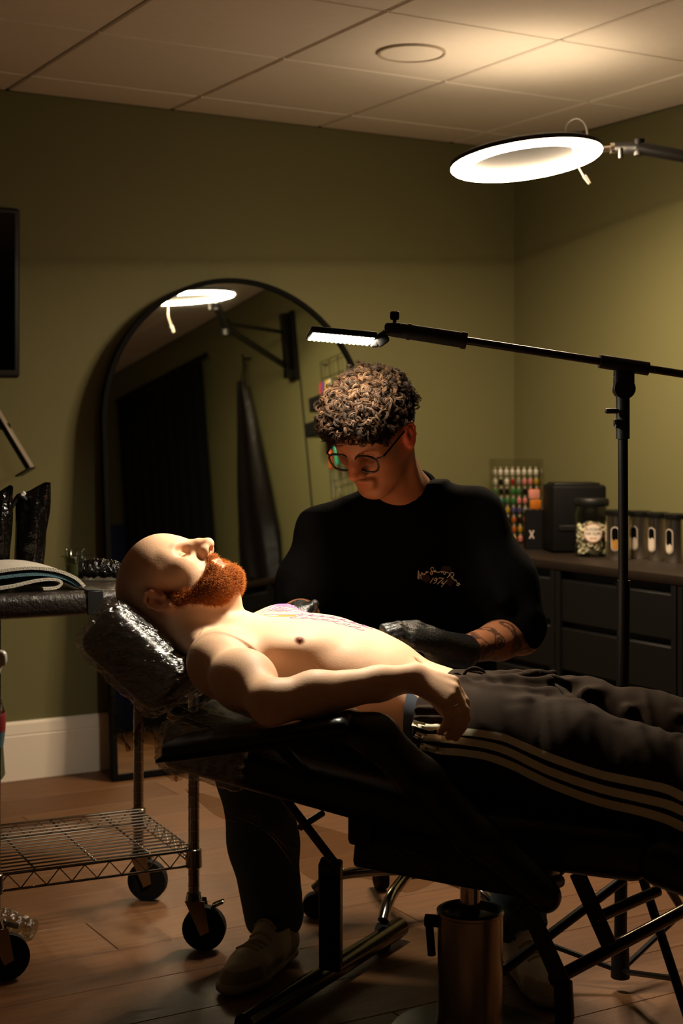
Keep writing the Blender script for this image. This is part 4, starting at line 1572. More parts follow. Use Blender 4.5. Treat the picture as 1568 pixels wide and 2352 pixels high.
def cast(field, px, py, start=2.45):
    o, d = camray(px, py)
    return field.march(o + d * start, d, 0.7)


client = thing('person', 'shirtless bald man with ginger beard lying back, arm bent, black striped track trousers', 'person', CO, -BETA)
fc = Field((-0.80, -0.50, 0.42), (0.16, 0.26, 1.00), 0.0032)
# torso
fc.blend(loft(0, [(-0.505, 0.0, 0.700, 0.085, 0.060), (-0.470, 0.0, 0.700, 0.150, 0.084), (-0.42, 0.0, 0.697, 0.170, 0.096),
                  (-0.36, 0.0, 0.690, 0.166, 0.106), (-0.28, 0.0, 0.684, 0.158, 0.113), (-0.20, 0.0, 0.672, 0.152, 0.107), (-0.14, 0.0, 0.648, 0.148, 0.104),
                  (-0.10, 0.0, 0.626, 0.146, 0.094), (-0.03, 0.0, 0.606, 0.152, 0.094), (0.06, 0.0, 0.592, 0.160, 0.098), (0.12, 0.0, 0.585, 0.150, 0.095)], 2.35), 0.0)
for s in (-1, 1):
    fc.blend(ell((-0.355, s * 0.082, 0.752), (0.085, 0.080, 0.036)), 0.045)
    fc.blend(cone((-0.470, s * 0.12, 0.756), (-0.447, s * 0.018, 0.770), 0.006, 0.008), 0.05)     # collar bones
fc.blend(ell((-0.425, 0.135, 0.757), (0.060, 0.060, 0.052)), 0.03)                                     # far shoulder rolled up
fc.blend(cone((-0.46, 0.17, 0.73), (-0.34, 0.24, 0.66), 0.052, 0.046), 0.03)
fc.blend(cone((-0.34, 0.24, 0.66), (-0.17, 0.215, 0.60), 0.044, 0.036), 0.02)
fc.blend(cone((-0.17, 0.215, 0.60), (-0.03, 0.20, 0.585), 0.036, 0.026), 0.02)
# ribs, navel, flank
for q in range(4):
    x0 = -0.30 + q * 0.034
    fc.blend(cone((x0, -0.145, 0.64 - 0.010 * q), (x0 + 0.05, -0.10, 0.745 - 0.012 * q), 0.006, 0.006), 0.022)
fc.cut(ell((-0.099, 0.0, 0.722), (0.009, 0.006, 0.010)), 0.010)
# head
hf = np.array([math.cos(math.radians(64)), 0, math.sin(math.radians(64))])
hu = np.array([-math.sin(math.radians(64)), 0, math.cos(math.radians(64))])
hr = np.array([0, -1.0, 0])
ho = Lc(372, 1369, -0.075)
ho[1] = 0.0
HK = 0.985
CW_ = head(fc, ho, hf, hu, hr, HK, 1.0, 0.006, 1.015)
# neck
fc.blend(cone(CW_(-0.030, 0, -0.010), (-0.475, 0, 0.708), 0.058, 0.060), 0.03)
fc.blend(cone(CW_(0.010, 0, -0.050), (-0.463, 0, 0.742), 0.048, 0.046), 0.03)
fc.blend(ell(CW_(0.042, 0, -0.118), (0.012, 0.010, 0.014)), 0.03)
for s in (-1, 1):
    fc.blend(cone(CW_(-0.018, s * -0.062, -0.030), (-0.447, s * 0.022, 0.778), 0.013, 0.009), 0.02)
    fc.blend(cone(CW_(-0.055, s * -0.03, -0.05), (-0.475, s * 0.12, 0.735), 0.03, 0.03), 0.05)
# near arm
sh_, el_, wr_ = np.array([-0.455, -0.172, 0.728]), np.array([-0.292, -0.355, 0.694]), Lc(950, 1556, -0.205)
fc.blend(ell((-0.458, -0.158, 0.727), (0.056, 0.052, 0.052)), 0.05)
m1 = sh_ * 0.5 + el_ * 0.5 + np.array([0, 0, 0.002])
chain(fc, [sh_, m1, el_], [0.049, 0.042, 0.036], 0.045)
fc.blend(ell(m1 + np.array([0.0, 0.0, 0.004]), (0.045, 0.038, 0.036)), 0.05)
f1 = el_ * 0.70 + wr_ * 0.30
chain(fc, [el_, f1, el_ * 0.25 + wr_ * 0.75, wr_], [0.037, 0.040, 0.029, 0.0250], 0.02)
# hand draped over the hip
kn = [Lc(1040, 1567, -0.178), Lc(1040, 1584, -0.198), Lc(1034, 1600, -0.214), Lc(1022, 1615, -0.226)]
pm = (kn[1] + kn[2]) / 2
for q in kn:
    fc.blend(cone(wr_ + (q - pm) * 0.35, q, 0.017, 0.0125), 0.012)
fd_pts = [
    [kn[0], Lc(1066, 1612, -0.190), Lc(1069, 1650, -0.198), Lc(1060, 1676, -0.196)],
    [kn[1], Lc(1066, 1632, -0.206), Lc(1062, 1668, -0.210), Lc(1046, 1694, -0.205)],
    [kn[2], Lc(1050, 1642, -0.220), Lc(1044, 1672, -0.220), Lc(1030, 1692, -0.212)],
    [kn[3], Lc(1030, 1646, -0.230), Lc(1022, 1668, -0.228), Lc(1010, 1682, -0.220)]]
for pts, rr in zip(fd_pts, (0.0092, 0.0095, 0.0092, 0.0082)):
    chain(fc, pts, [rr * 1.15, rr, rr * 0.93, rr * 0.8], 0.0035)
chain(fc, [wr_ + np.array([0.005, 0.012, -0.006]), Lc(985, 1590, -0.19), Lc(1010, 1618, -0.20), Lc(1024, 1642, -0.208)], [0.017, 0.0145, 0.0105, 0.0085], 0.008)


nip = cast(fc, 688, 1470)
nipn = fc.normal(nip)
fc.blend(ell(nip, 0.0042), 0.006)
print('NIP', nip)


def client_colour(V):
    base = np.array(lin((0.85, 0.69, 0.56)))
    C = np.tile(base, (len(V), 1))

    def patch_(c, r, col, w=1.0, soft=0.5):
        nonlocal C
        d = np.linalg.norm((V - np.array(c)) / np.array(r), axis=1)
        t = np.clip((1 - d) / soft, 0, 1)[:, None] * w
        C = C * (1 - t) + np.array(lin(col)) * t
    patch_(nip, (0.0125, 0.0125, 0.0125), (0.42, 0.16, 0.10), 0.95)
    patch_((-0.313, 0.108, 0.776), (0.011, 0.010, 0.014), (0.36, 0.13, 0.08), 0.9)
    patch_(CW_(0.115, 0, -0.015), (0.03, 0.02, 0.03), (0.80, 0.50, 0.36), 0.7)
    for s in (-1, 1):
        patch_(CW_(-0.012, s * 0.082, 0.0), (0.05, 0.03, 0.05), (0.76, 0.46, 0.32), 0.7)
        patch_(CW_(0.085, s * 0.04, -0.01), (0.03, 0.03, 0.03), (0.82, 0.55, 0.42), 0.5)
        patch_(CW_(0.088, s * 0.032, 0.003), (0.008, 0.018, 0.006), (0.40, 0.20, 0.12), 0.7)
        patch_(CW_(0.090, s * 0.030, 0.034), (0.014, 0.024, 0.011), (0.50, 0.29, 0.16), 0.7)
    patch_(CW_(0.098, 0, -0.062), (0.021, 0.024, 0.021), (0.64, 0.30, 0.25), 0.95)
    patch_(CW_(-0.055, 0, 0.045), (0.115, 0.12, 0.115), (0.36, 0.24, 0.16), 0.75, 0.5)  # shaved stubble, with shade painted in at the back of the scalp
    patch_(CW_(0.02, 0, 0.06), (0.14, 0.12, 0.09), (0.78, 0.54, 0.38), 0.35)
    return C


m_skin = mat('skin_fair', '#d8a988', rough=0.55, spec=0.22, noise=0.05, nscale=60, bump=0.05, bscale=300, sss=0.12, attr='col')
# 'body' takes head, trunk and arms as one continuous surface
link('body', fc.mesh('body', m_skin, client_colour, 1), client)

# teeth between the parted lips
th_mb = MB()
for s in (-0.011, -0.004, 0.003, 0.010):
    c_ = CW_(0.0965, s, -0.0605)
    th_mb.ball(c_, (0.0035, 0.0034, 0.004), 8, 6)
tt = th_mb.build('teeth', mat('teeth', '#e8dcc8', rough=0.25, noise=0.03), client)
tt['kind'] = 'stuff'

# beard: a soft mass and short strands on it
fb = Field(ho - 0.17, ho + 0.17, 0.003)
BW = CW_
axh = np.stack([hf, hr, hu])
fb.blend(cone(BW(0.058, -0.028, -0.080), BW(0.058, 0.028, -0.080), 0.033 * HK), 0.0)
fb.blend(ell(BW(0.074, 0, -0.092), (0.032, 0.034, 0.028), axh), 0.02)
for s in (-1, 1):
    fb.blend(cone(BW(0.000, s * 0.060, -0.030), BW(0.050, s * 0.036, -0.080), 0.018, 0.030), 0.02)
    fb.blend(cone(BW(0.004, s * 0.066, 0.004), BW(0.000, s * 0.060, -0.035), 0.008, 0.016), 0.012)
    fb.blend(cone(BW(0.098, s * 0.006, -0.040), BW(0.086, s * 0.030, -0.062), 0.009, 0.011), 0.008)
    fb.blend(cone(BW(0.086, s * 0.030, -0.062), BW(0.070, s * 0.030, -0.086), 0.011, 0.018), 0.012)
fb.cut(cone(BW(0.113, -0.018, -0.0615), BW(0.113, 0.018, -0.0615), 0.0185), 0.004)
m_beard = mat('ginger_beard', '#7a4114', rough=0.7, spec=0.3, noise=0.4, nscale=140, bump=1.0, bscale=260)
m_strand = mat('ginger_strand', '#b3661f', rough=0.55, spec=0.25, noise=0.35, nscale=90)
bd = link('beard', fb.mesh('beard', m_beard, None, 1), client)


def strands(me, count, length, m, name, parent, rad=0.00055, lean=None, curl=0.5, keep=None, seed=1):
    r0 = np.random.default_rng(seed)
    nv = len(me.vertices)
    co = np.empty(nv * 3)
    me.vertices.foreach_get('co', co)
    no = np.empty(nv * 3)
    me.vertices.foreach_get('normal', no)
    co, no = co.reshape(-1, 3), no.reshape(-1, 3)
    pool = np.arange(nv) if keep is None else np.nonzero(keep(co))[0]
    pick = r0.choice(pool, count)
    V, Fc_ = [], []
    for q in pick:
        p, n_ = co[q] + r0.normal(0, 0.0012, 3), no[q]
        d = n_ + (lean if lean is not None else 0) + r0.normal(0, curl, 3)
        d /= np.linalg.norm(d)
        L_ = length * r0.uniform(0.6, 1.3)
        s1 = np.cross(d, r0.normal(0, 1, 3))
        s1 /= np.linalg.norm(s1)
        s2 = np.cross(d, s1)
        bendv = s1 * L_ * r0.normal(0, 0.25)
        o = len(V)
        for t_, w in ((-0.1, 1.0), (0.5, 0.8)):
            c_ = p + d * L_ * t_ + bendv * t_ * t_
            for a in (0, 2.094, 4.189):
                V.append(c_ + (s1 * math.cos(a) + s2 * math.sin(a)) * rad * w)
        V.append(p + d * L_ + bendv)
        Fc_ += [(o, o + 1, o + 4, o + 3), (o + 1, o + 2, o + 5, o + 4), (o + 2, o, o + 3, o + 5), (o + 3, o + 4, o + 6), (o + 4, o + 5, o + 6), (o + 5, o + 3, o + 6)]
    ms = bpy.data.meshes.new(name)
    ms.from_pydata([tuple(v) for v in V], [], Fc_)
    ms.polygons.foreach_set('use_smooth', [True] * len(ms.polygons))
    ms.materials.append(m)
    ob = link(name, ms, parent)
    ob['kind'] = 'stuff'
    return ob


strands(bd.data, 20000, 0.0068, m_strand, 'beard_hair', bd, 0.00032, lean=-hu * 0.9, curl=0.4, seed=3)
# eyebrow and lashes
eb = MB()
r0 = random.Random(9)
for s in (-1, 1):
    for k in range(60):
        q = k / 60
        a = CW_(0.094 - 0.016 * q, s * (0.014 + 0.034 * q), 0.030 + 0.006 * math.sin(q * 3) + r0.uniform(-.003, .003))
        e = a + hf * 0.004 * HK + hr * (s * 0.005) + hu * r0.uniform(-0.002, 0.004)
        eb.tube([a, e], [0.0006, 0.0003], 3, cap=False)
    for k in range(22):
        q = k / 22
        a = CW_(0.0895 - 0.006 * q, s * (0.018 + 0.027 * q), 0.0075)
        e = a + hf * 0.004 - hu * 0.005
        eb.tube([a, e], [0.0005, 0.0002], 3, cap=False)
ebo = eb.build('eyebrow_hair', mat('brow_hair', '#6b3d1c', rough=0.6, noise=0.2), client)
ebo['kind'] = 'stuff'
# scalp stubble and shade are put into the skin colour; ring on a finger
rp = fd_pts[2][0] * 0.45 + fd_pts[2][1] * 0.55
rd = Vector(fd_pts[2][1] - fd_pts[2][0]).normalized()
x_, y_, _ = basis(rd)
MB().tube([Vector(rp) + (x_ * math.cos(a) + y_ * math.sin(a)) * 0.0102 for a in [2 * PI * k / 20 for k in range(20)]], 0.0016, 6, closed=True).build('finger_ring', m_chrome, client)

# stencil lines on the chest: drawn on the surface
m_sten = mat('stencil_violet', '#b27cc0', rough=0.6, noise=0.1)
m_stain = mat('stencil_soap', '#d99a2c', rough=0.6, noise=0.2)


def skin_line(pts, w, name, m, lift=0.0006):
    out = []
    for p_, b_ in pts:
        q = fc.march((p_, b_, 0.95), (0, 0, -1))
        if q is not None:
            out.append(q + fc.normal(q) * lift)
    if len(out) > 1:
        return MB().tube(out, w, 5).build(name, m, client)


def curve2(pts, n_=10):
    return [(v.x, v.y) for v in smooth_path([(a, b, 0) for a, b in pts], n_)]


rs = random.Random(12)
# wing feathers on the far shoulder
for k in range(6):
    a = -0.455 + 0.014 * k
    skin_line(curve2([(a, 0.085), (a + 0.012, 0.105 + 0.002 * k), (a + 0.030, 0.125), (a + 0.045, 0.150 - 0.003 * k)]), 0.00055, 'stencil_line', m_sten)
for k in range(4):
    r_ = 0.008 + 0.007 * k
    skin_line([(-0.415 + r_ * math.cos(t), 0.108 + 0.8 * r_ * math.sin(t)) for t in [q * 0.3 for q in range(20)]], 0.00055, 'stencil_line', m_sten)
# scrolls down the breast bone
for k in range(7):
    a = -0.36 + 0.022 * k
    skin_line(curve2([(a, 0.020), (a + 0.008, 0.000), (a - 0.003, -0.012), (a + 0.012, -0.024 + 0.004 * (k % 2)), (a + 0.020, -0.012)]), 0.00055, 'stencil_line', m_sten)
    skin_line(curve2([(a, 0.055), (a + 0.010, 0.040), (a + 0.002, 0.028), (a + 0.016, 0.018)]), 0.00055, 'stencil_line', m_sten)
skin_line(curve2([(-0.45, 0.060), (-0.40, 0.045), (-0.34, 0.030), (-0.27, 0.025), (-0.20, 0.022)]), 0.0006, 'stencil_line', m_sten)
for pts in ([(-0.44, 0.03), (-0.41, 0.020), (-0.375, 0.012), (-0.35, 0.010)], [(-0.40, 0.030), (-0.38, 0.022), (-0.36, 0.020)]):
    skin_line(curve2(pts), 0.0035, 'soap_smear', m_stain, -0.0022)

# ------------------------------------------------------------------ track trousers
ft = Field((-0.13, -0.27, 0.27), (1.02, 0.30, 0.80), 0.0045)
ft.blend(loft(0, [(-0.080, 0.0, 0.600, 0.172, 0.102), (-0.03, 0.0, 0.598, 0.178, 0.106), (0.03, 0.0, 0.590, 0.186, 0.108), (0.09, 0.0, 0.580, 0.190, 0.106), (0.14, 0.0, 0.575, 0.18, 0.095)], 2.3), 0.0)
legsN = [(0.06, -0.092, 0.592), (0.20, -0.108, 0.576), (0.33, -0.115, 0.552), (0.43, -0.118, 0.528), (0.60, -0.118, 0.470), (0.80, -0.115, 0.400), (0.93, -0.112, 0.350)]
legsF = [(0.06, 0.092, 0.592), (0.20, 0.112, 0.588), (0.33, 0.125, 0.575), (0.43, 0.130, 0.558), (0.60, 0.135, 0.500), (0.80, 0.135, 0.420), (0.93, 0.135, 0.365)]
rad = [0.098, 0.092, 0.083, 0.078, 0.070, 0.058, 0.050]
chain(ft, legsN, rad, 0.03)
chain(ft, legsF, rad, 0.03)
ft.blend(ell((0.135, -0.005, 0.650), (0.075, 0.05, 0.040)), 0.04)       # bunched cloth
folds = [
    ((0.02, -0.03, 0.690), (0.16, -0.02, 0.692), 0.010), ((0.05, -0.09, 0.676), (0.17, -0.05, 0.676), 0.011), ((0.04, -0.13, 0.650), (0.13, -0.12, 0.668), 0.010),
    ((0.10, -0.15, 0.640), (0.22, -0.09, 0.662), 0.012), ((0.17, -0.06, 0.672), (0.24, -0.13, 0.645), 0.012), ((0.20, -0.03, 0.655), (0.29, -0.12, 0.632), 0.013),
    ((0.25, -0.05, 0.628), (0.33, -0.13, 0.622), 0.010), ((0.15, 0.02, 0.688), (0.24, 0.17, 0.645), 0.012), ((0.22, 0.04, 0.664), (0.31, 0.19, 0.620), 0.011),
    ((0.30, 0.05, 0.632), (0.40, 0.18, 0.610), 0.010), ((0.33, -0.17, 0.600), (0.40, -0.10, 0.612), 0.008), ((0.38, -0.06, 0.594), (0.44, -0.13, 0.606), 0.009),
    ((0.39, 0.07, 0.618), (0.50, 0.18, 0.585), 0.009), ((0.03, -0.155, 0.615), (0.10, -0.165, 0.625), 0.008), ((0.05, 0.07, 0.685), (0.15, 0.08, 0.690), 0.010),
    ((0.00, -0.06, 0.694), (0.06, -0.10, 0.680), 0.008), ((0.08, -0.02, 0.694), (0.12, 0.05, 0.694), 0.010)]
for a, b, w in folds:
    ft.blend(cone((a[0], a[1], a[2] + 0.007), (b[0], b[1], b[2] + 0.007), w * 0.9, w * 0.75), 0.016)
for a, b, w in [((0.21, 0.0, 0.682), (0.40, -0.005, 0.610), 0.014)]:
    ft.cut(cone(a, b, w, w), 0.02)
ft.wrinkle(0.0022, 40, 8, lo=(-0.02, -0.3, 0.2), aniso=(1.4, 0.5, 0.5))
# elastic gathers at the waist
for k in range(22):
    a = -1.2 + 2.4 * k / 21 * 1.35 - 0.4
    yb, zb = -0.183 * math.cos(a), 0.600 + 0.110 * math.sin(a)
    if 0.57 < zb < 0.672:
        ft.blend(cone((-0.072, yb, zb), (-0.028, yb * 1.02, zb + 0.002), 0.0045, 0.0055), 0.006)
ft.cut(loft(0, [(-0.14, 0.0, 0.604, 0.156, 0.095), (-0.050, 0.0, 0.602, 0.158, 0.098)], 2.3), 0.004)
m_trk = mat('track_fabric', '#261a10', rough=0.9, spec=0.15, noise=0.15, nscale=120, bump=0.1, bscale=700)
link('track_trousers', ft.mesh('track_trousers', m_trk, None, 1), client)
# underwear band
mbu = MB()
mbu.grid(lambda u_, v_: Vector((-0.098 + 0.030 * v_, 0.160 * abs(math.cos(2 * PI * u_)) ** (2 / 2.35) * (1 if math.cos(2 * PI * u_) > 0 else -1),
                                0.613 - 0.1 * (v_ * 0.1) + 0.1005 * abs(math.sin(2 * PI * u_)) ** (2 / 2.35) * (1 if math.sin(2 * PI * u_) > 0 else -1))), 72, 4, True)
mbu.build('underwear_band', mat('band_blue', '#3a4352', rough=0.8, noise=0.1), client, 60)
# side stripes, laid on the cloth
m_str = mat('stripe_white', '#e2e0c4', rough=0.8, spec=0.2, noise=0.1, nscale=80)
paths = [
    [(938, 1656), (985, 1669), (1005, 1668), (1030, 1682), (1080, 1682), (1145, 1692), (1180, 1704), (1260, 1738), (1370, 1776), (1470, 1798), (1530, 1812), (1568, 1830)],
    [(930, 1676), (975, 1694), (1000, 1696), (1060, 1702), (1130, 1714), (1180, 1732), (1260, 1770), (1370, 1808), (1470, 1832), (1530, 1846), (1568, 1862)],
    [(965, 1714), (1000, 1723), (1060, 1728), (1120, 1738), (1180, 1760), (1260, 1798), (1370, 1838), (1470, 1862), (1530, 1880), (1568, 1898)]]


for path in paths:
    pts = smooth_path([(a, b, 0) for a, b in path], 7)
    vs_, fs_ = [], []
    n_ = 0
    for i, p_ in enumerate(pts):
        hw_ = 7.5 + 2.8 * (p_.x - 930) / 630
        t_ = (pts[min(i + 1, len(pts) - 1)] - pts[max(i - 1, 0)]).normalized()
        row = []
        for q in (-1, -0.33, 0.33, 1):
            h_ = cast(ft, p_.x - t_.y * hw_ * q, p_.y + t_.x * hw_ * q)
            if h_ is None:
                row = None
                break
            row.append(h_ + ft.normal(h_) * 0.0018)
        if row is None:
            continue
        vs_ += row
        n_ += 1
    # carry the stripe on down the shin, past the frame
    last = [Vector(v) for v in vs_[-4:]]
    for k in range(1, 25):
        pp = 0.42 + 0.02 * k
        i0 = max(i for i in range(len(legsN)) if legsN[i][0] <= min(pp, 0.9))
        i1 = min(i0 + 1, len(legsN) - 1)
        f_ = (pp - legsN[i0][0]) / max(legsN[i1][0] - legsN[i0][0], 1e-6)
        zc = legsN[i0][2] + (legsN[i1][2] - legsN[i0][2]) * f_
        row = []
        for v in last:
            q_ = ft.march((pp, -0.30, zc + (v.z - 0.530) * 0.9), (0, 1, 0), 0.3)
            if q_ is None:
                break
            row.append(q_ + ft.normal(q_) * 0.0025)
        if len(row) == 4:
            vs_ += row
            n_ += 1
    for i in range(n_ - 1):
        for j in range(3):
            fs_.append((i * 4 + j, i * 4 + j + 1, (i + 1) * 4 + j + 1, (i + 1) * 4 + j))
    MB().add(vs_, fs_).build('stripe', m_str, client, 60)
# drawstring bow
def Lv(px, py, b):
    return Vector(Lc(px, py, b))
MB().tube(smooth_path([Lv(1062, 1556, -0.01), Lv(1072, 1540, -0.015), Lv(1092, 1534, -0.015), Lv(1112, 1546, -0.01), Lv(1095, 1556, -0.005), Lv(1066, 1558, -0.005)], 7), 0.0032, 8).build('drawstring', m_trk, client)
MB().tube(smooth_path([Lv(1064, 1556, -0.01), Lv(1048, 1548, -0.015), Lv(1036, 1553, -0.02), Lv(1046, 1562, -0.02), Lv(1060, 1560, -0.01)], 7), 0.0036, 8).build('drawstring', m_trk, client)
dsx = MB().tube(smooth_path([Lv(1072, 1540, -0.015), Lv(1100, 1545, -0.02), Lv(1122, 1552, -0.02)], 7), 0.0026, 8).build('drawstring', m_trk, client)
MB().tube([Lv(1122, 1552, -0.02), Lv(1140, 1563, -0.02)], 0.0018, 8).build('cord_tip', m_print, dsx)
# shoes past the frame edge
for s, lg in ((-1, legsN), (1, legsF)):
    fs2 = Field((0.86, lg[-1][1] - 0.08, 0.24), (1.12, lg[-1][1] + 0.08, 0.60), 0.006)
    e = np.array(lg[-1])
    fs2.blend(cone(e, e + np.array([0.06, 0, -0.02]), 0.046, 0.045), 0)
    fs2.blend(cone(e + np.array([0.07, 0, -0.03]), e + np.array([0.085, 0, 0.16]), 0.045, 0.036, flat=((1, 0, 0.1), 0.8)), 0.03)
    link('shoe', fs2.mesh('shoe', mat('client_shoe', '#2b2723', rough=0.7, noise=0.1), None, 1), client)
# ------------------------------------------------------------------ the tattooer, seated behind the client
TO = Vector((0.14, 3.50, 0))
tat = thing('person', 'seated tattooer with curly brown hair and glasses in black printed T-shirt, looking down', 'person', TO)


def T_(v):
    """world point to the tattooer's own coordinates"""
    return np.array([v[0] - TO.x, v[1] - TO.y, v[2]])


yaw, pit = math.radians(35), math.radians(36)
tf = np.array([-math.cos(pit) * math.sin(yaw), -math.cos(pit) * math.cos(yaw), -math.sin(pit)])
tu = np.array([0, 0, 1.0]) - tf * tf[2]
tu /= np.linalg.norm(tu)
tr_ = np.cross(tf, tu)
# slight roll
ra_ = math.radians(-3)
tu, tr_ = tu * math.cos(ra_) + tr_ * math.sin(ra_), tr_ * math.cos(ra_) - tu * math.sin(ra_)
TK = 0.98
to_ = T_(P(812, 1049, 3.22)) - tf * 0.100 * TK - tu * 0.018 * TK

elR, wrR = T_((0.405, 3.36, 0.715)), T_((0.238, 3.185, 0.700))       # arm on the picture right
elL, wrL = T_((-0.095, 3.385, 0.745)), T_((-0.085, 3.215, 0.775))    # arm on the picture left
fs_k = Field((-0.42, -0.52, 0.60), (0.42, 0.12, 1.36), 0.0034)
TW_ = head(fs_k, to_, tf, tu, tr_, TK, 0.98, 0.0)
nb = T_((0.150, 3.425, 1.010))
fs_k.blend(cone(TW_(-0.022, 0, -0.030), nb, 0.052, 0.058), 0.03)
fs_k.blend(cone(TW_(0.015, 0, -0.060), nb + np.array([-0.01, -0.03, 0.0]), 0.040, 0.045), 0.03)
fs_k.blend(cone(nb, T_((0.14, 3.45, 0.90)), 0.07, 0.09), 0.03)
for s in (-1, 1):
    fs_k.blend(cone(TW_(-0.018, s * 0.060, -0.030), nb + np.array([-s * 0.02, -0.045, 0.005]), 0.013, 0.011), 0.02)
shR, shL = T_((0.300, 3.425, 0.970)), T_((-0.035, 3.425, 0.935))
chain(fs_k, [T_((0.14, 3.45, 0.92)), shR, elR], [0.07, 0.050, 0.042], 0.03)
chain(fs_k, [T_((0.14, 3.45, 0.92)), shL, elL], [0.07, 0.050, 0.042], 0.03)
chain(fs_k, [elR, elR * 0.65 + wrR * 0.35, wrR], [0.042, 0.041, 0.027], 0.02)
chain(fs_k, [elL, elL * 0.65 + wrL * 0.35, wrL], [0.042, 0.041, 0.027], 0.02)


def vnoise(V, sc, seed):
    r0 = np.random.default_rng(seed)
    out = np.zeros(len(V))
    for q in range(9):
        k_ = r0.normal(0, sc, 3)
        out += np.sin(V @ k_ + r0.uniform(0, 6.28))
    return out / 3


def tat_colour(V):
    base = np.array(lin((0.58, 0.37, 0.25)))
    C = np.tile(base, (len(V), 1))

    def patch_(c, r, col, w=1.0, soft=0.5, frame=None):
        nonlocal C
        D_ = V - np.array(c)
        if frame is not None:
            D_ = D_ @ frame.T
        d = np.linalg.norm(D_ / np.array(r), axis=1)
        t = np.clip((1 - d) / soft, 0, 1)[:, None] * w
        C = C * (1 - t) + np.array(lin(col)) * t
    fr = np.stack([tf, tr_, tu])
    patch_(TW_(0.112, 0, -0.015), (0.03, 0.02, 0.03), (0.70, 0.38, 0.26), 0.6, 0.5, fr)
    for s in (-1, 1):
        patch_(TW_(-0.012, s * 0.082, 0.0), (0.05, 0.03, 0.05), (0.74, 0.34, 0.22), 0.8, 0.5, fr)  # red glow of the ears put into the skin colour
        patch_(TW_(0.083, s * 0.032, 0.030), (0.014, 0.024, 0.006), (0.16, 0.09, 0.05), 0.85, 0.6, fr)
        patch_(TW_(0.088, s * 0.032, 0.003), (0.012, 0.018, 0.004), (0.15, 0.08, 0.05), 0.7, 0.6, fr)
        patch_(TW_(0.030, s * 0.052, -0.060), (0.05, 0.025, 0.03), (0.34, 0.20, 0.13), 0.55, 0.8, fr)
    patch_(TW_(0.097, 0, -0.058), (0.014, 0.024, 0.010), (0.56, 0.27, 0.21), 0.8, 0.6, fr)
    patch_(TW_(0.100, 0, -0.044), (0.014, 0.028, 0.006), (0.22, 0.13, 0.08), 0.75, 0.7, fr)
    patch_(TW_(0.080, 0, -0.104), (0.020, 0.022, 0.016), (0.25, 0.15, 0.10), 0.7, 0.8, fr)
    # forearm tattoos: dark flowing shapes
    for el, wr in ((elR, wrR), (elL, wrL)):
        ab = wr - el
        t = (V - el) @ ab / (ab @ ab)
        dd = np.linalg.norm(V - el - np.clip(t, 0, 1)[:, None] * ab, axis=1)
        near = (dd < 0.06) & (t > -0.15) & (t < 1.1)
        n1 = vnoise(V, 85, 5)
        n2 = vnoise(V, 190, 6)
        ink = near & ((np.abs(n1) < 0.24) | ((n1 > 0.35) & (n2 > -0.35)))
        w = np.where(ink, 0.75, 0.0)[:, None]
        C = C * (1 - w) + np.array(lin((0.10, 0.09, 0.09))) * w
    return C


m_skin2 = mat('skin_tan', '#b8805c', rough=0.48, spec=0.35, noise=0.05, nscale=60, bump=0.05, bscale=300, sss=0.10, attr='col')
link('body', fs_k.mesh('body', m_skin2, tat_colour, 1), tat)

# ------------------------------------------------------------------ T-shirt
fk = Field((-0.46, -0.36, 0.40), (0.46, 0.32, 1.12), 0.005)
S_st = [(0.45, 0.165, 3.60, 0.205, 0.150), (0.60, 0.158, 3.565, 0.212, 0.150), (0.75, 0.148, 3.51, 0.214, 0.142), (0.88, 0.138, 3.465, 0.204, 0.132),
        (0.96, 0.138, 3.44, 0.180, 0.112), (1.02, 0.146, 3.43, 0.118, 0.088), (1.055, 0.150, 3.425, 0.082, 0.074)]
fk.blend(loft(2, [(z, a - TO.x, b - TO.y, c_, d_) for z, a, b, c_, d_ in S_st], 2.3), 0)
fk.blend(cone(nb + np.array([0, 0, -0.01]), shR + np.array([0.012, 0, 0.012]), 0.060, 0.058), 0.04)
fk.blend(cone(nb + np.array([0, 0, -0.01]), shL + np.array([-0.012, 0, 0.008]), 0.060, 0.056), 0.04)
midR = shR * 0.45 + elR * 0.55 + np.array([0.005, 0, 0.0])
midL = shL * 0.45 + elL * 0.55 + np.array([-0.008, 0, 0.0])
chain(fk, [shR, midR, elR + np.array([-0.008, -0.002, 0.022])], [0.064, 0.074, 0.066], 0.04)
chain(fk, [shL, midL, elL + np.array([0.0, -0.012, 0.02])], [0.060, 0.066, 0.058], 0.04)
for a, b, w in [((0.31, 3.36, 0.93), (0.36, 3.30, 0.80), 0.012), ((0.34, 3.38, 0.86), (0.42, 3.31, 0.77), 0.011), ((-0.06, 3.37, 0.90), (-0.11, 3.33, 0.80), 0.011)]:
    fk.blend(cone(T_(a), T_(b), w, w), 0.03)
fk.wrinkle(0.0022, 26, 5, aniso=(1.2, 0.8, 0.6))
# neck opening
fk.cut(cone(TW_(-0.01, 0, -0.05), nb + np.array([0.0, -0.012, 0.012]), 0.050, 0.064), 0.006)
m_tee_s = mat('tee_black', '#060505', rough=0.95, spec=0.06, noise=0.15, nscale=90, bump=0.25, bscale=600)
link('t_shirt', fk.mesh('t_shirt', m_tee_s, None, 1), tat)
# ribbed collar
cen = nb + np.array([0.0, -0.010, 0.022])
ax_n = Vector(TW_(-0.01, 0, -0.05) - nb).normalized()
cx_, cy_, _ = basis(ax_n)
colp = []
for k in range(40):
    a = 2 * PI * k / 40
    q = Vector(cen) + (cx_ * math.cos(a) + cy_ * math.sin(a)) * 0.064
    colp.append(q)
MB().tube(colp, 0.0085, 8, closed=True).build('collar', m_tee_s, tat)


def tray(px, py):
    d = Vector(((px - 784) / F, 1, (HOR - py) / F)).normalized()
    return np.array(Vector((0, 0, CH)) - TO), np.array(d)


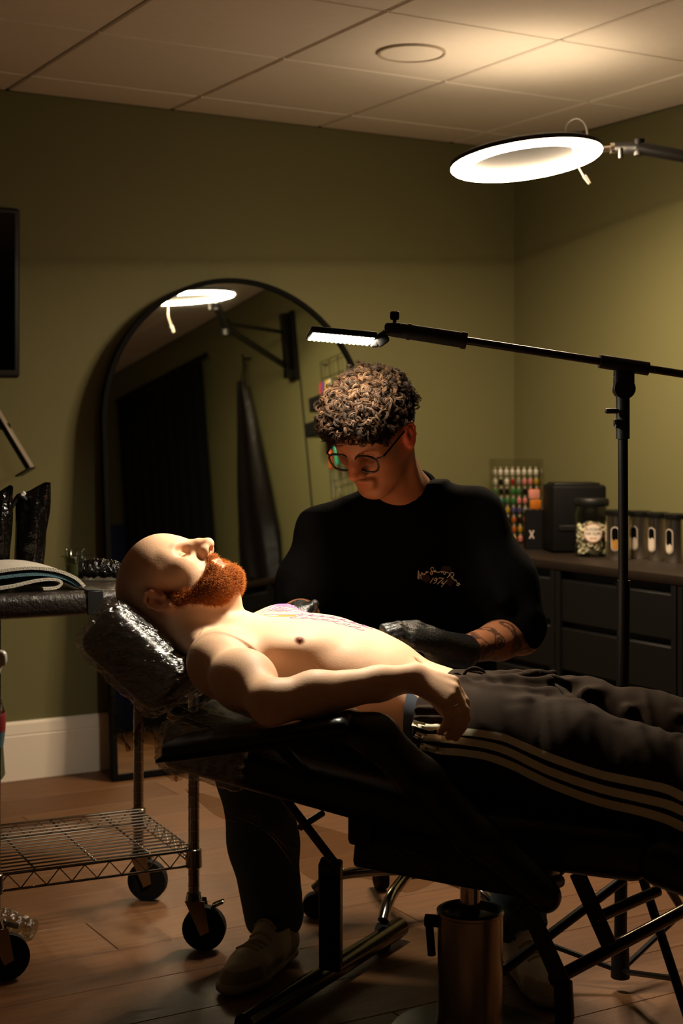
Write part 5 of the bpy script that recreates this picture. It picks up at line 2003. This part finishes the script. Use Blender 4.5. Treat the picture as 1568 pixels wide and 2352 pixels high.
def tcast(px, py, lift=0.0012):
    o, d = tray(px, py)
    q = fk.march(o + d * 3.05, d, 0.6)
    return None if q is None else q + fk.normal(q) * lift


CR = lambda X_, Y_: (920 + X_ / 9.22, 1270 + Y_ / 9.22)
m_emb = mat('print_sand', '#e2cbae', rough=0.8, noise=0.15)
m_flo = mat('print_maroon', '#2f1a1b', rough=0.9, noise=0.3, nscale=60)
for cx0, cy0, rx0, ry0 in ((960, 340, 115, 70), (530, 540, 90, 80), (1040, 600, 75, 95)):
    vs_, fs_ = [], []
    c0 = tcast(*CR(cx0, cy0))
    if c0 is None:
        continue
    vs_.append(c0)
    n_ = 20
    for ring in (0.5, 1.0):
        for k in range(n_):
            a = 2 * PI * k / n_
            rr = ring * (1 + 0.12 * math.sin(5 * a))
            vs_.append(tcast(*CR(cx0 + rx0 * rr * math.cos(a), cy0 + ry0 * rr * math.sin(a))) or c0)
    for k in range(n_):
        l = (k + 1) % n_
        fs_.append((0, 1 + k, 1 + l))
        fs_.append((1 + k, 1 + n_ + k, 1 + n_ + l, 1 + l))
    MB().add(vs_, fs_).build('flower_print', m_flo, tat, 60)
strokes = [
    [(365, 545), (362, 450), (372, 372), (386, 460), (384, 550)], [(352, 520), (385, 470), (418, 462), (430, 545)],
    [(425, 470), (435, 420), (455, 415), (460, 452), (478, 455), (490, 430), (505, 455), (520, 430), (535, 390), (552, 388), (542, 415), (528, 420), (560, 405), (590, 396)],
    [(690, 335), (680, 300), (650, 300), (630, 335), (650, 372), (668, 405), (660, 445), (635, 446), (626, 415), (650, 390), (700, 372)],
    [(700, 372), (725, 358), (738, 385), (708, 398), (700, 380), (740, 380), (760, 402), (775, 405), (792, 398), (812, 405), (832, 385), (850, 386), (862, 410), (882, 382), (900, 412), (918, 448), (942, 432), (958, 396)],
    [(900, 392), (960, 402), (1010, 415)],
    [(975, 522), (1010, 490), (1060, 440)], [(1018, 462), (1035, 425), (1075, 408), (1118, 428), (1122, 468), (1085, 490), (1050, 482)],
    [(1085, 500), (1072, 520), (1090, 532), (1110, 515), (1102, 548), (1126, 562), (1142, 580), (1166, 562), (1176, 600), (1192, 612), (1202, 640), (1188, 678), (1222, 685), (1246, 642), (1224, 642), (1265, 665)],
    [(690, 520), (655, 575), (618, 630)], [(770, 535), (738, 530), (708, 565), (738, 582), (772, 542), (745, 612), (690, 640)],
    [(800, 525), (850, 528), (902, 535), (835, 595), (770, 655)], [(905, 588), (858, 632), (925, 640)], [(982, 570), (915, 640), (855, 715)]]
for sk in strokes:
    pts = smooth_path([(a, b, 0) for a, b in sk], 5)
    out = [tcast(*CR(v.x, v.y), lift=0.0018) for v in pts]
    out = [v for v in out if v is not None]
    if len(out) > 2:
        MB().tube(out, 0.0008, 5).build('script_stroke', m_emb, tat)

# ------------------------------------------------------------------ gloves
def glove(wr, palm_c, knuckles, tips, thumb, name):
    allp = np.array([wr, palm_c] + knuckles + [q for t in tips for q in t] + thumb)
    g_ = Field(allp.min(0) - 0.06, allp.max(0) + 0.06, 0.0033)
    g_.blend(cone(wr, wr * 0.4 + palm_c * 0.6, 0.033, 0.030), 0)
    for q in knuckles:
        g_.blend(cone(wr * 0.5 + palm_c * 0.5 + (q - palm_c) * 0.3, q, 0.020, 0.0125), 0.012)
    for q, tp_ in zip(knuckles, tips):
        chain(g_, [q] + tp_, [0.0118] + [0.0105] * (len(tp_) - 1) + [0.0092], 0.004)
    chain(g_, thumb, [0.017, 0.0135, 0.0105][:len(thumb)], 0.008)
    return g_


m_glv = mat('nitrile_black', '#0d0c0b', rough=0.42, spec=0.5, noise=0.1, nscale=60, bump=0.25, bscale=160)
wR = T_((0.262, 3.205, 0.700))
kR = [T_(P(950, 1448, 3.085)), T_(P(946, 1456, 3.070)), T_(P(944, 1466, 3.058)), T_(P(944, 1478, 3.052))]
tR = [[T_(P(915, 1438, 3.075)), T_(P(880, 1441, 3.07))], [T_(P(915, 1442, 3.060)), T_(P(886, 1446, 3.052))],
      [T_(P(914, 1450, 3.048)), T_(P(892, 1454, 3.040))], [T_(P(918, 1462, 3.044)), T_(P(900, 1466, 3.036))]]
gR = glove(wR, (kR[1] + kR[2]) / 2, kR, tR, [T_(P(985, 1455, 3.12)), T_(P(955, 1440, 3.11)), T_(P(928, 1436, 3.10))], 'glove')
gR.blend(cone(wR, T_((0.205, 3.16, 0.712)), 0.036, 0.034), 0.01)
link('glove', gR.mesh('glove', m_glv, None, 1), tat)
wL = T_((-0.085, 3.225, 0.772))
kL = [T_(P(700, 1402, 3.17)), T_(P(690, 1404, 3.165)), T_(P(680, 1405, 3.165)), T_(P(672, 1408, 3.17))]
tL = [[T_(P(706, 1400, 3.14)), T_(P(700, 1412, 3.125))], [T_(P(692, 1402, 3.135)), T_(P(688, 1414, 3.12))], [T_(P(680, 1404, 3.135)), T_(P(677, 1416, 3.12))], [T_(P(671, 1408, 3.14)), T_(P(668, 1418, 3.125))]]
gL = glove(wL, (kL[1] + kL[2]) / 2, kL, tL, [T_(P(700, 1410, 3.19)), T_(P(712, 1398, 3.165)), T_(P(722, 1388, 3.15))], 'glove')
link('glove', gL.mesh('glove', m_glv, None, 1), tat)

# ------------------------------------------------------------------ jeans
fj = Field((-0.48, -0.42, 0.03), (0.42, 0.32, 0.64), 0.006)
fj.blend(ell(T_((0.16, 3.58, 0.52)), (0.19, 0.15, 0.11)), 0)
kneeL, ankL = T_((-0.195, 3.285, 0.43)), T_((-0.150, 3.315, 0.10))
kneeR, ankR = T_((0.415, 3.30, 0.43)), T_((0.378, 3.235, 0.10))
chain(fj, [T_((0.08, 3.57, 0.52)), kneeL], [0.095, 0.080], 0.04)
chain(fj, [T_((0.24, 3.57, 0.52)), kneeR], [0.095, 0.080], 0.04)
chain(fj, [kneeL, kneeL * 0.5 + ankL * 0.5, ankL], [0.078, 0.074, 0.066], 0.03)
chain(fj, [kneeR, kneeR * 0.5 + ankR * 0.5, ankR], [0.078, 0.070, 0.056], 0.03)
for kx, (ak, kn_) in enumerate(((ankL, kneeL), (ankR, kneeR))):
    for q in range(3):
        c_ = ak + (kn_ - ak) * (0.04 + 0.11 * q)
        fj.blend(cone(c_ + np.array([0.055, -0.02, 0.0]), c_ + np.array([-0.02, -0.060, 0.02]), 0.010, 0.008), 0.02)
    fj.cut(cone(ak + np.array([0, 0, -0.10]), ak + np.array([0, 0, -0.045]), 0.09, 0.05), 0.01)
link('jeans', fj.mesh('jeans', mat('dark_denim', '#4c5960', rough=0.85, spec=0.2, noise=0.2, nscale=150, bump=0.3, bscale=700), None, 1), tat)


# ------------------------------------------------------------------ trainers
def shoe(heel, toe, col_u, col_o, lab):
    heel, toe = np.array(heel), np.array(toe)
    d = toe - heel
    L_ = np.linalg.norm(d)
    d /= L_
    n_ = np.array([-d[1], d[0], 0])
    q = lambda a, b, z: T_(heel + d * a + n_ * b + np.array([0, 0, z]))
    so = Field(np.minimum(q(-.05, 0, 0), q(L_ + .05, 0, 0)) - 0.09, np.maximum(q(-.05, 0, 0), q(L_ + .05, 0, 0)) + 0.09, 0.0045)
    so.lo[2] = -0.02
    outline = [(0.035, 0, 0.036), (0.12, 0.003, 0.038), (0.20, 0.004, 0.046), (0.255, 0.0, 0.040)]
    for (a, b, r_), (a2, b2, r2) in zip(outline[:-1], outline[1:]):
        so.blend(cone(q(a, b, 0.016), q(a2, b2, 0.016), r_, r2, flat=((0, 0, 1), 0.38)), 0.01)
    so.cut((lambda X, Y, Z: Z - 0.0012, np.array([-9, -9, -9.]), np.array([9, 9, 0.03])), 0.0)
    s_o = link('sole', so.mesh('sole', mat('sole_cream', '#a3947c', rough=0.7, noise=0.1), None, 1), tat)
    uo = Field(so.lo, so.lo + (so.n - 1) * so.h + np.array([0, 0, 0.04]), 0.0045)
    for a, b, z, a2, b2, z2, r_, r2 in [(0.035, 0, 0.045, 0.12, 0, 0.045, 0.034, 0.036), (0.12, 0, 0.045, 0.20, 0.003, 0.034, 0.037, 0.040), (0.20, 0.003, 0.034, 0.248, 0, 0.030, 0.040, 0.034),
                                      (0.05, 0, 0.05, 0.06, 0, 0.095, 0.036, 0.036), (0.085, 0, 0.06, 0.10, 0, 0.088, 0.034, 0.030)]:
        uo.blend(cone(q(a, b, z), q(a2, b2, z2), r_, r2), 0.025)
    uo.cut((lambda X, Y, Z: Z - 0.020, np.array([-9, -9, -9.]), np.array([9, 9, 0.03])), 0.0)

    def colr(V):
        a = (V + np.array([TO.x, TO.y, 0]) - heel) @ d
        z = V[:, 2]
        C = np.tile(np.array(lin(col_u)), (len(V), 1))
        ov = ((a > 0.215) & (z < 0.052)) | (a < 0.075) | ((a > 0.11) & (a < 0.20) & (z < 0.045))
        C[ov] = np.array(lin(col_o))
        C[(z > 0.088) & (a < 0.12)] = np.array(lin((0.10, 0.09, 0.08)))
        return C
    link('shoe_upper', uo.mesh('shoe_upper', mat('shoe_leather', '#a39a84', rough=0.55, spec=0.3, noise=0.08, attr='col'), colr, 1), tat)
    for k in range(5):
        a = 0.118 + 0.020 * k
        z = 0.092 - 0.0068 * k
        pts = []
        for b in (-0.026, -0.012, 0.0, 0.012, 0.026):
            h_ = uo.march(q(a, b, 0.16), (0, 0, -1), 0.16)
            if h_ is not None:
                pts.append(h_ + Vector((0, 0, 0.0015)))
        if len(pts) > 2:
            MB().tube(pts, 0.0032, 6).build('shoelace', mat('lace', '#b3a672', rough=0.8, noise=0.1), s_o)


shoe((-0.115, 3.345, 0), (-0.252, 3.055, 0), (0.84, 0.80, 0.68), (0.64, 0.60, 0.50), 'near')
shoe((0.372, 3.300, 0), (0.435, 2.995, 0), (0.95, 0.90, 0.82), (0.80, 0.74, 0.60), 'far')  # paler than its pair: the light on this shoe is put into its colour

# ------------------------------------------------------------------ hair
frm = np.stack([tf, tr_, tu])
fh = Field(to_ - 0.17, to_ + 0.19, 0.0036)
A_ = lambda a, b, c: TW_(a, b, c)
fh.blend(ell(A_(-0.006, 0, 0.062), (0.102, 0.082, 0.084), frm), 0)
fh.blend(ell(A_(0.045, 0, 0.082), (0.064, 0.070, 0.050), frm), 0.03)
fh.blend(ell(A_(-0.045, 0, 0.030), (0.066, 0.076, 0.075), frm), 0.02)
# face side stays free
fh.cut(ell(A_(0.125, 0, 0.016), (0.080, 0.12, 0.060), frm), 0.012)
fh.cut(ell(A_(0.040, 0.0, -0.055), (0.13, 0.2, 0.066), frm), 0.012)
for s in (-1, 1):
    fh.cut(ell(A_(-0.006, s * 0.092, 0.000), (0.030, 0.026, 0.034), frm), 0.006)
m_hair_d = mat('hair_dark', '#1c120b', rough=0.6, spec=0.3, noise=0.4, nscale=120, bump=1.0, bscale=200)
hb = link('hair', fh.mesh('hair', m_hair_d, None, 1), tat)
curl_mats = [mat('curl_%d' % i, c_, rough=0.6, spec=0.12, noise=0.25, nscale=60) for i, c_ in enumerate(('#22150a', '#2c1c0f', '#180f07', '#352415'))]
rh = np.random.default_rng(21)
bk = [[] for _ in curl_mats]       # centre lines, radial and axial frames
count = 0
NS = 12
while count < 1900:
    d = rh.normal(0, 1, 3)
    d /= np.linalg.norm(d)
    if d[2] < -0.15:
        continue
    if d[0] < -0.8 and d[2] < 0.1:
        continue
    # direction d in (f, r, u); march in from outside to the hair mass
    dw = d[0] * tf + d[1] * tr_ + d[2] * tu
    start = A_(0.015, 0, 0.062) + dw * 0.19
    h_ = fh.march(start, -dw, 0.17)
    if h_ is None:
        continue
    lc = np.array([np.dot(np.array(h_) - to_, q) for q in (tf, tr_, tu)])
    if lc[2] < (0.050 if lc[0] > 0.03 else 0.030):
        continue
    nrm = np.array(fh.normal(h_))
    t1 = np.cross(nrm, rh.normal(0, 1, 3))
    t1 /= np.linalg.norm(t1)
    t2 = np.cross(nrm, t1)
    axm = t1 * rh.uniform(0.3, 1.0) + nrm * rh.uniform(-0.6, 0.6)
    axm /= np.linalg.norm(axm)
    e1 = np.cross(axm, t2 + 0.01)
    e1 /= np.linalg.norm(e1)
    e2 = np.cross(axm, e1)
    rad_c = rh.uniform(0.0045, 0.0135)
    turns = rh.uniform(0.6, 1.4)
    ph = rh.uniform(0, 6.28)
    pitch_ = rh.uniform(0.004, 0.012)
    c0 = np.array(h_) + nrm * rh.uniform(-0.003, 0.014) * (1.4 if rh.random() < 0.15 else 1.0)
    tt_ = np.linspace(0, 1, NS)[:, None]
    an = ph + 2 * PI * turns * tt_
    which = int(rh.integers(0, 4))
    for sN in range(7):
        offs = axm * (sN - 3) * 0.0007 + e1 * rh.normal(0, 0.0009) + axm * rh.normal(0, 0.0004)
        radial = e1 * np.cos(an + rh.normal(0, 0.08)) + e2 * np.sin(an)
        line = c0 + offs + radial * rad_c * (1 - 0.25 * tt_) * rh.uniform(0.85, 1.12) + axm * pitch_ * (tt_ - 0.5)
        bk[which].append((line, radial, np.repeat(axm[None], NS, 0)))
    count += 1
wid = (0.00022 + 0.00030 * np.sin(PI * (np.arange(NS) + 0.5) / NS))[None, :, None]
for lst, mm_ in zip(bk, curl_mats):
    Ln = np.stack([q[0] for q in lst])
    Rd = np.stack([q[1] for q in lst])
    Ax = np.stack([q[2] for q in lst])
    ring = [Ln + wid * (Rd * math.cos(a) + Ax * math.sin(a)) for a in (0, 2.094, 4.189)]
    V = np.stack(ring, 2).reshape(-1, 3)                 # strand, segment, side
    nS = len(lst)
    i_, s_, k_ = np.meshgrid(np.arange(nS), np.arange(NS - 1), np.arange(3), indexing='ij')
    id0 = (i_ * NS + s_) * 3
    Fq = np.stack([id0 + k_, id0 + (k_ + 1) % 3, id0 + 3 + (k_ + 1) % 3, id0 + 3 + k_], -1).reshape(-1, 4)
    me = bpy.data.meshes.new('curls')
    me.vertices.add(len(V))
    me.vertices.foreach_set('co', V.astype(np.float32).ravel())
    me.loops.add(Fq.size)
    me.loops.foreach_set('vertex_index', Fq.ravel().astype(np.int32))
    me.polygons.add(len(Fq))
    me.polygons.foreach_set('loop_start', np.arange(0, Fq.size, 4, dtype=np.int32))
    me.polygons.foreach_set('use_smooth', np.ones(len(Fq), bool))
    me.update(calc_edges=True)
    me.materials.append(mm_)
    co_ = link('curls', me, hb)
    co_['kind'] = 'stuff'

# ------------------------------------------------------------------ glasses
m_gf = mat('glasses_black', '#0a0908', rough=0.3, spec=0.5, noise=0.05)
gl_ = bpy.data.objects.new('eyeglasses', None)
gl_.empty_display_size = 0.05
COL.objects.link(gl_)
gl_.parent = tat
GA = lambda a, b, c: Vector(TW_(a, b, c))
for s in (-1, 1):
    loop = []
    for k in range(40):
        a = 2 * PI * k / 40
        ca_, sa_ = math.cos(a), math.sin(a)
        x = 0.0265 * (abs(ca_) ** 0.72) * (1 if ca_ > 0 else -1)
        y = 0.0218 * (abs(sa_) ** 0.80) * (1 if sa_ > 0 else -1)
        x *= 1.0 + 0.06 * sa_
        loop.append(GA(0.1085 - 0.05 * (0.034 + x) ** 2 / 0.06 * 0.6, s * (0.0350 + x * 1.04), 0.006 + y))
    MB().tube(loop, 0.0024, 8, closed=True).build('rim', m_gf, gl_)
    MB().add(loop, [tuple(range(40))]).build('lens', clear('lens_glass_%d' % s, '#f6f6f4', fac=0.02), gl_)
    MB().tube([GA(0.1020, s * 0.061, 0.018), GA(0.094, s * 0.074, 0.019), GA(0.03, s * 0.080, 0.021), GA(-0.012, s * 0.082, 0.020), GA(-0.032, s * 0.081, 0.000)], 0.0022, 8).build('temple', m_gf, gl_)
MB().tube(smooth_path([GA(0.108, -0.010, 0.012), GA(0.1125, 0, 0.016), GA(0.108, 0.010, 0.012)], 6), 0.0022, 8).build('bridge', m_gf, gl_)
# silver band of the wristwatch side is bare; stool
stl = thing('tattoo_stool', 'low black stool with chrome five-leg base under the tattooer', 'stool', (0.17, 3.60, 0))
MB().lathe([(0.0, 0.375), (0.165, 0.375), (0.18, 0.39), (0.18, 0.42), (0.165, 0.432), (0.0, 0.432)], n=36).build('seat', m_rubber, stl)
MB().cyl((0, 0, 0.10), (0, 0, 0.378), 0.026, 0.022, 18).build('column', m_chrome, stl)
for k in range(5):
    a = 2 * PI * k / 5 - 1.35 - 0.55
    d = Vector((math.cos(a), math.sin(a), 0))
    MB().tube(smooth_path([d * 0.02 + Vector((0, 0, 0.115)), d * 0.10 + Vector((0, 0, 0.112)), d * 0.19 + Vector((0, 0, 0.098)), d * 0.235 + Vector((0, 0, 0.066))], 6), 0.0135, 12).build('base_leg', m_chrome, stl)
    sd = Vector((-d.y, d.x, 0))
    cw = MB().cyl(d * 0.235 + sd * 0.014 + Vector((0, 0, 0.03)), d * 0.235 - sd * 0.014 + Vector((0, 0, 0.03)), 0.029, 0.029, 20)
    cw.build('caster_wheel', m_rubber, stl)
# ------------------------------------------------------------------ the tattoo chair (same coordinates as the client)
ch = thing('tattoo_chair', 'black padded reclining tattoo chair on a chrome pump column, wrapped in clear film', 'chair', CO, -BETA)
m_vinyl = mat('black_vinyl', '#0b0a09', rough=0.33, spec=0.5, noise=0.1, nscale=30, bump=0.12, bscale=220)
def RY(deg):
    return Matrix.Rotation(math.radians(deg), 3, 'Y')


def pad(a, b, w, th, r=0.03, bc=0.0):
    """slab whose top runs from (p, z) a to b"""
    a, b = Vector((a[0], bc, a[1])), Vector((b[0], bc, b[1]))
    d = (b - a).normalized()
    ang = math.degrees(math.atan2(-d.z, d.x))
    rot = RY(ang)
    c = (a + b) / 2 + rot @ Vector((0, 0, -th / 2))
    return MB().rbox(c, ((b - a).length, w, th), r, 4, rot)


pad((-0.565, 0.618), (0.01, 0.502), 0.38, 0.095, 0.035).build('backrest', m_vinyl, ch)
pad((0.00, 0.490), (0.36, 0.470), 0.40, 0.10, 0.035).build('seat', m_vinyl, ch)
pad((0.35, 0.470), (1.05, 0.262), 0.44, 0.09, 0.035).build('leg_rest', m_vinyl, ch)
def rboxf(c, half, rot, r):
    """rounded box; rot rows are its axes"""
    c = np.array(c, np.float32)
    hh = np.array(half, np.float32) - r
    M_ = np.array(rot, np.float32)

    def fn(X, Y, Z):
        x, y, z = X - c[0], Y - c[1], Z - c[2]
        q = [np.abs(M_[i, 0] * x + M_[i, 1] * y + M_[i, 2] * z) - hh[i] for i in range(3)]
        o = np.sqrt(sum(np.maximum(v, 0) ** 2 for v in q))
        return o + np.minimum(np.maximum(np.maximum(q[0], q[1]), q[2]), 0) - r
    L_ = float(np.linalg.norm(half))
    return fn, c - L_, c + L_


hx = np.array([0.774, 0, -0.633])
hz = np.array([0.633, 0, 0.774])
hc = np.array([-0.617, 0, 0.768]) - hz * 0.058


def headrest_field(grow, h_):
    f_ = Field((-0.82, -0.20, 0.55), (-0.46, 0.20, 0.90), h_)
    f_.blend(rboxf(hc, (0.108 + grow, 0.145 + grow, 0.058 + grow), (hx, (0, 1, 0), hz), 0.03), 0)
    f_.cut(ell(CW_(-0.004, 0, 0.040), (0.101 - grow, 0.081 - grow, 0.092 - grow), np.stack([hf, hr, hu])), 0.03)
    f_.cut(cone(CW_(-0.040, 0, 0.02), CW_(-0.045, 0, -0.14), 0.070 - grow, 0.075 - grow), 0.03)
    return f_


link('headrest', headrest_field(0.0, 0.0045).mesh('headrest', m_vinyl, None, 1), ch)
MB().cyl((-0.62, 0, 0.60), (-0.52, 0, 0.55), 0.018).build('headrest_bar', m_chrome, ch)


# film drawn tight and creased round the headrest and the top of the backrest
m_wrap = film('headrest_film', fac=0.26, rough=0.16, bscale=60, bump=1.0, stretch=(0.5, 1.0, 1.7))
wf = headrest_field(0.009, 0.0034)
wf.wrinkle(0.0040, 80, 4, aniso=(0.5, 0.6, 1.3), n=10)
wf.wrinkle(0.0026, 260, 6, aniso=(0.45, 0.8, 1.2), n=8)
wf.wrinkle(0.0011, 560, 7, aniso=(0.4, 1.0, 1.2), n=8)
link('cling_film', wf.mesh('cling_film', m_wrap), ch)
bx_ = np.array([0.980, 0, -0.198])
bz_ = np.array([0.198, 0, 0.980])
wf = Field((-0.64, -0.25, 0.46), (-0.30, 0.25, 0.68), 0.0045)
wf.blend(rboxf(np.array([-0.475, 0, 0.600]) - bz_ * 0.0475, (0.100, 0.198, 0.055), (bx_, (0, 1, 0), bz_), 0.035), 0)
wf.wrinkle(0.0030, 80, 14, aniso=(0.6, 0.6, 1.3), n=10)
wf.wrinkle(0.0028, 240, 16, aniso=(0.5, 1.0, 1.2), n=8)
link('cling_film', wf.mesh('cling_film', m_wrap), ch)
m_loose = film('loose_film', '#d8d0c4', fac=0.03, rough=0.2, bscale=22, bump=0.9, stretch=(1, 1, 0.5))
rz_ = np.random.default_rng(3)
wv2 = [(rz_.normal(0, 14), rz_.normal(0, 10), rz_.uniform(0, 6.28)) for _ in range(10)]
def loose(u_, v_):
    p_ = -0.50 + 0.52 * u_
    drop = (0.055 + 0.045 * math.sin(u_ * 5 - 1.2) + 0.015 * math.sin(u_ * 17)) * v_
    rip = sum(math.sin(a * u_ + b * v_ + ph) for a, b, ph in wv2) / 5
    return Vector((p_, -0.236 + 0.02 * v_ + 0.010 * rip * v_, 0.600 - 0.2 * (p_ + 0.565) - 0.085 - drop))
MB().grid(loose, 70, 24).build('loose_film', m_loose, ch, 75)
def loose2(u_, v_):
    p_ = -0.69 + 0.15 * u_
    rip = sum(math.sin(a * u_ * 2 + b * v_ + ph) for a, b, ph in wv2) / 5
    return Vector((p_ + 0.01 * rip, -0.145 + 0.012 * rip * v_, 0.655 - 0.25 * u_ * 0.3 - 0.075 * v_ * (1 + 0.3 * math.sin(9 * u_))))
MB().grid(loose2, 40, 14).build('loose_film', m_loose, ch, 75)

# near arm rest: a board under the elbow and the sloping side bolster
ar = pad((-0.500, 0.610), (-0.155, 0.676), 0.13, 0.036, 0.016, -0.31).build('armrest', m_vinyl, ch)
pad((-0.503, 0.586), (-0.158, 0.652), 0.136, 0.007, 0.003, -0.31).build('armrest_piping', m_rubber, ar)
fa = Field((-0.24, -0.38, 0.30), (0.34, -0.18, 0.72), 0.005)
chain(fa, [(-0.170, -0.290, 0.645), (-0.118, -0.290, 0.632), (-0.035, -0.290, 0.556), (0.07, -0.290, 0.458), (0.18, -0.285, 0.37)], [0.030, 0.037, 0.038, 0.036, 0.030], 0.02, flat=((0, 1, 0), 0.95))
link('side_bolster', fa.mesh('side_bolster', m_vinyl, None, 1), ch)
MB().cyl((0.16, -0.285, 0.38), (0.19, -0.16, 0.36), 0.012).build('bolster_bracket', m_blk, ch)
MB().cyl((-0.30, -0.30, 0.610), (-0.27, -0.18, 0.52), 0.012).build('armrest_bracket', m_blk, ch)

# mechanism box, struts, pump column, feet
MB().rbox((-0.02, 0.0, 0.358), (0.38, 0.20, 0.085), 0.012, 2, RY(6)).build('seat_frame', m_blk, ch)
MB().rbox((0.02, 0.0, 0.395), (0.26, 0.24, 0.05), 0.008, 2).build('seat_plate', m_blk, ch)
MB().rbox((-0.19, -0.10, 0.420), (0.05, 0.05, 0.07), 0.01, 2).build('hinge_block', m_blk, ch)
MB().cyl(Lc(640, 1815, -0.12), Lc(772, 1987, -0.12), 0.0085, 0.0085, 12).build('gas_strut', m_blk, ch)
MB().cyl(Lc(690, 1900, -0.05), Lc(740, 1868, 0.02), 0.007, 0.007, 10).build('cross_rod', m_blk, ch)
cl_ = MB().lathe([(0.0, 0.012), (0.072, 0.012), (0.0655, 0.03), (0.0635, 0.05), (0.0635, 0.236), (0.0655, 0.238), (0.0655, 0.243), (0.061, 0.246), (0.054, 0.246), (0.052, 0.232), (0.0, 0.232)], n=40)
cl_.build('pump_column', mat('column_steel', '#a39a8e', rough=0.28, metal=1.0, noise=0.08, nscale=20, stretch=(1, 1, 0.1)), ch)
MB().cyl((0, 0, 0.232), (0, 0, 0.33), 0.020, 0.020, 20).build('piston', m_chrome, ch)
MB().lathe([(0.0, 0.002), (0.15, 0.002), (0.155, 0.008), (0.09, 0.016), (0.0, 0.016)], n=40).build('base_plate', m_blk, ch)
MB().cyl((-0.085, -0.02, 0.222), (-0.040, -0.02, 0.222), 0.012, 0.012, 14).cyl((-0.078, -0.02, 0.225), (-0.072, -0.02, 0.155), 0.008, 0.008, 10).build('pump_lever', m_blk, ch)
# cross feet
def wpt(v):
    q = Matrix.Rotation(BETA, 3, 'Z') @ (Vector(v) - CO)
    return Vector((q.x, q.y, v[2]))
a0, a1 = wpt(P(560, 2375, 2.86)), wpt(P(918, 2103, 3.43))
MB().cyl((a0.x, a0.y, 0.034), (a1.x, a1.y, 0.034), 0.0225, 0.0225, 18).build('cross_foot', mat('foot_chrome', '#5d564d', rough=0.2, metal=1.0, noise=0.08), ch)
u0, u1 = wpt(P(786, 1985, 2.98)), wpt(P(765, 2232, 3.16))
mid_ = a0.lerp(a1, 0.44)
MB().rbox(((u0.x + mid_.x) / 2, (u0.y + mid_.y) / 2, 0.185), (0.045, 0.03, 0.275), 0.004, 1, Matrix.Rotation(math.atan2(u0.y - mid_.y, 0.27) * -1, 3, 'X') @ RY(6)).build('upright', m_blk, ch)
# leg-rest linkage on the foot side
def flatbar(p, q, w, t, name):
    p, q = Vector(p), Vector(q)
    x_, y_, z_ = basis(q - p)
    rot = Matrix((x_, y_, z_)).transposed()
    MB().rbox((p + q) / 2, (t, w, (q - p).length), 0.002, 1, rot).build(name, m_blk, ch)
flatbar(wpt(P(1325, 2005, 2.80)), wpt(P(1398, 2170, 2.80)), 0.030, 0.012, 'link_bar')
flatbar(wpt(P(1208, 2075, 2.74)), wpt(P(1292, 2262, 2.74)), 0.032, 0.012, 'link_bar')
m_ft2 = MATS['foot_chrome']
MB().cyl(wpt(P(1268, 2252, 2.75)), wpt(P(1590, 2080, 2.93)), 0.0125, 0.0125, 14).build('link_tube', m_ft2, ch)
MB().cyl(wpt(P(1362, 2112, 2.80)), wpt(P(1510, 2046, 2.90)), 0.011, 0.011, 14).build('link_tube', m_ft2, ch)
MB().cyl(wpt(P(1140, 2240, 2.90)), wpt(P(1430, 2020, 3.02)), 0.010, 0.010, 12).build('diagonal_bar', m_blk, ch)
fe = P(1284, 2285, 2.74)
fo = wpt((fe.x, fe.y, 0.0))
MB().tube([wpt(P(1292, 2255, 2.74)), Vector((fo.x + 0.01, fo.y, 0.10)), Vector((fo.x, fo.y, 0.03))], [0.018, 0.018, 0.015], 12).build('foot_leg', m_blk, ch)
MB().cyl((fo.x, fo.y, 0.001), (fo.x, fo.y, 0.034), 0.026, 0.020, 16).build('rubber_foot', m_rubber, ch)
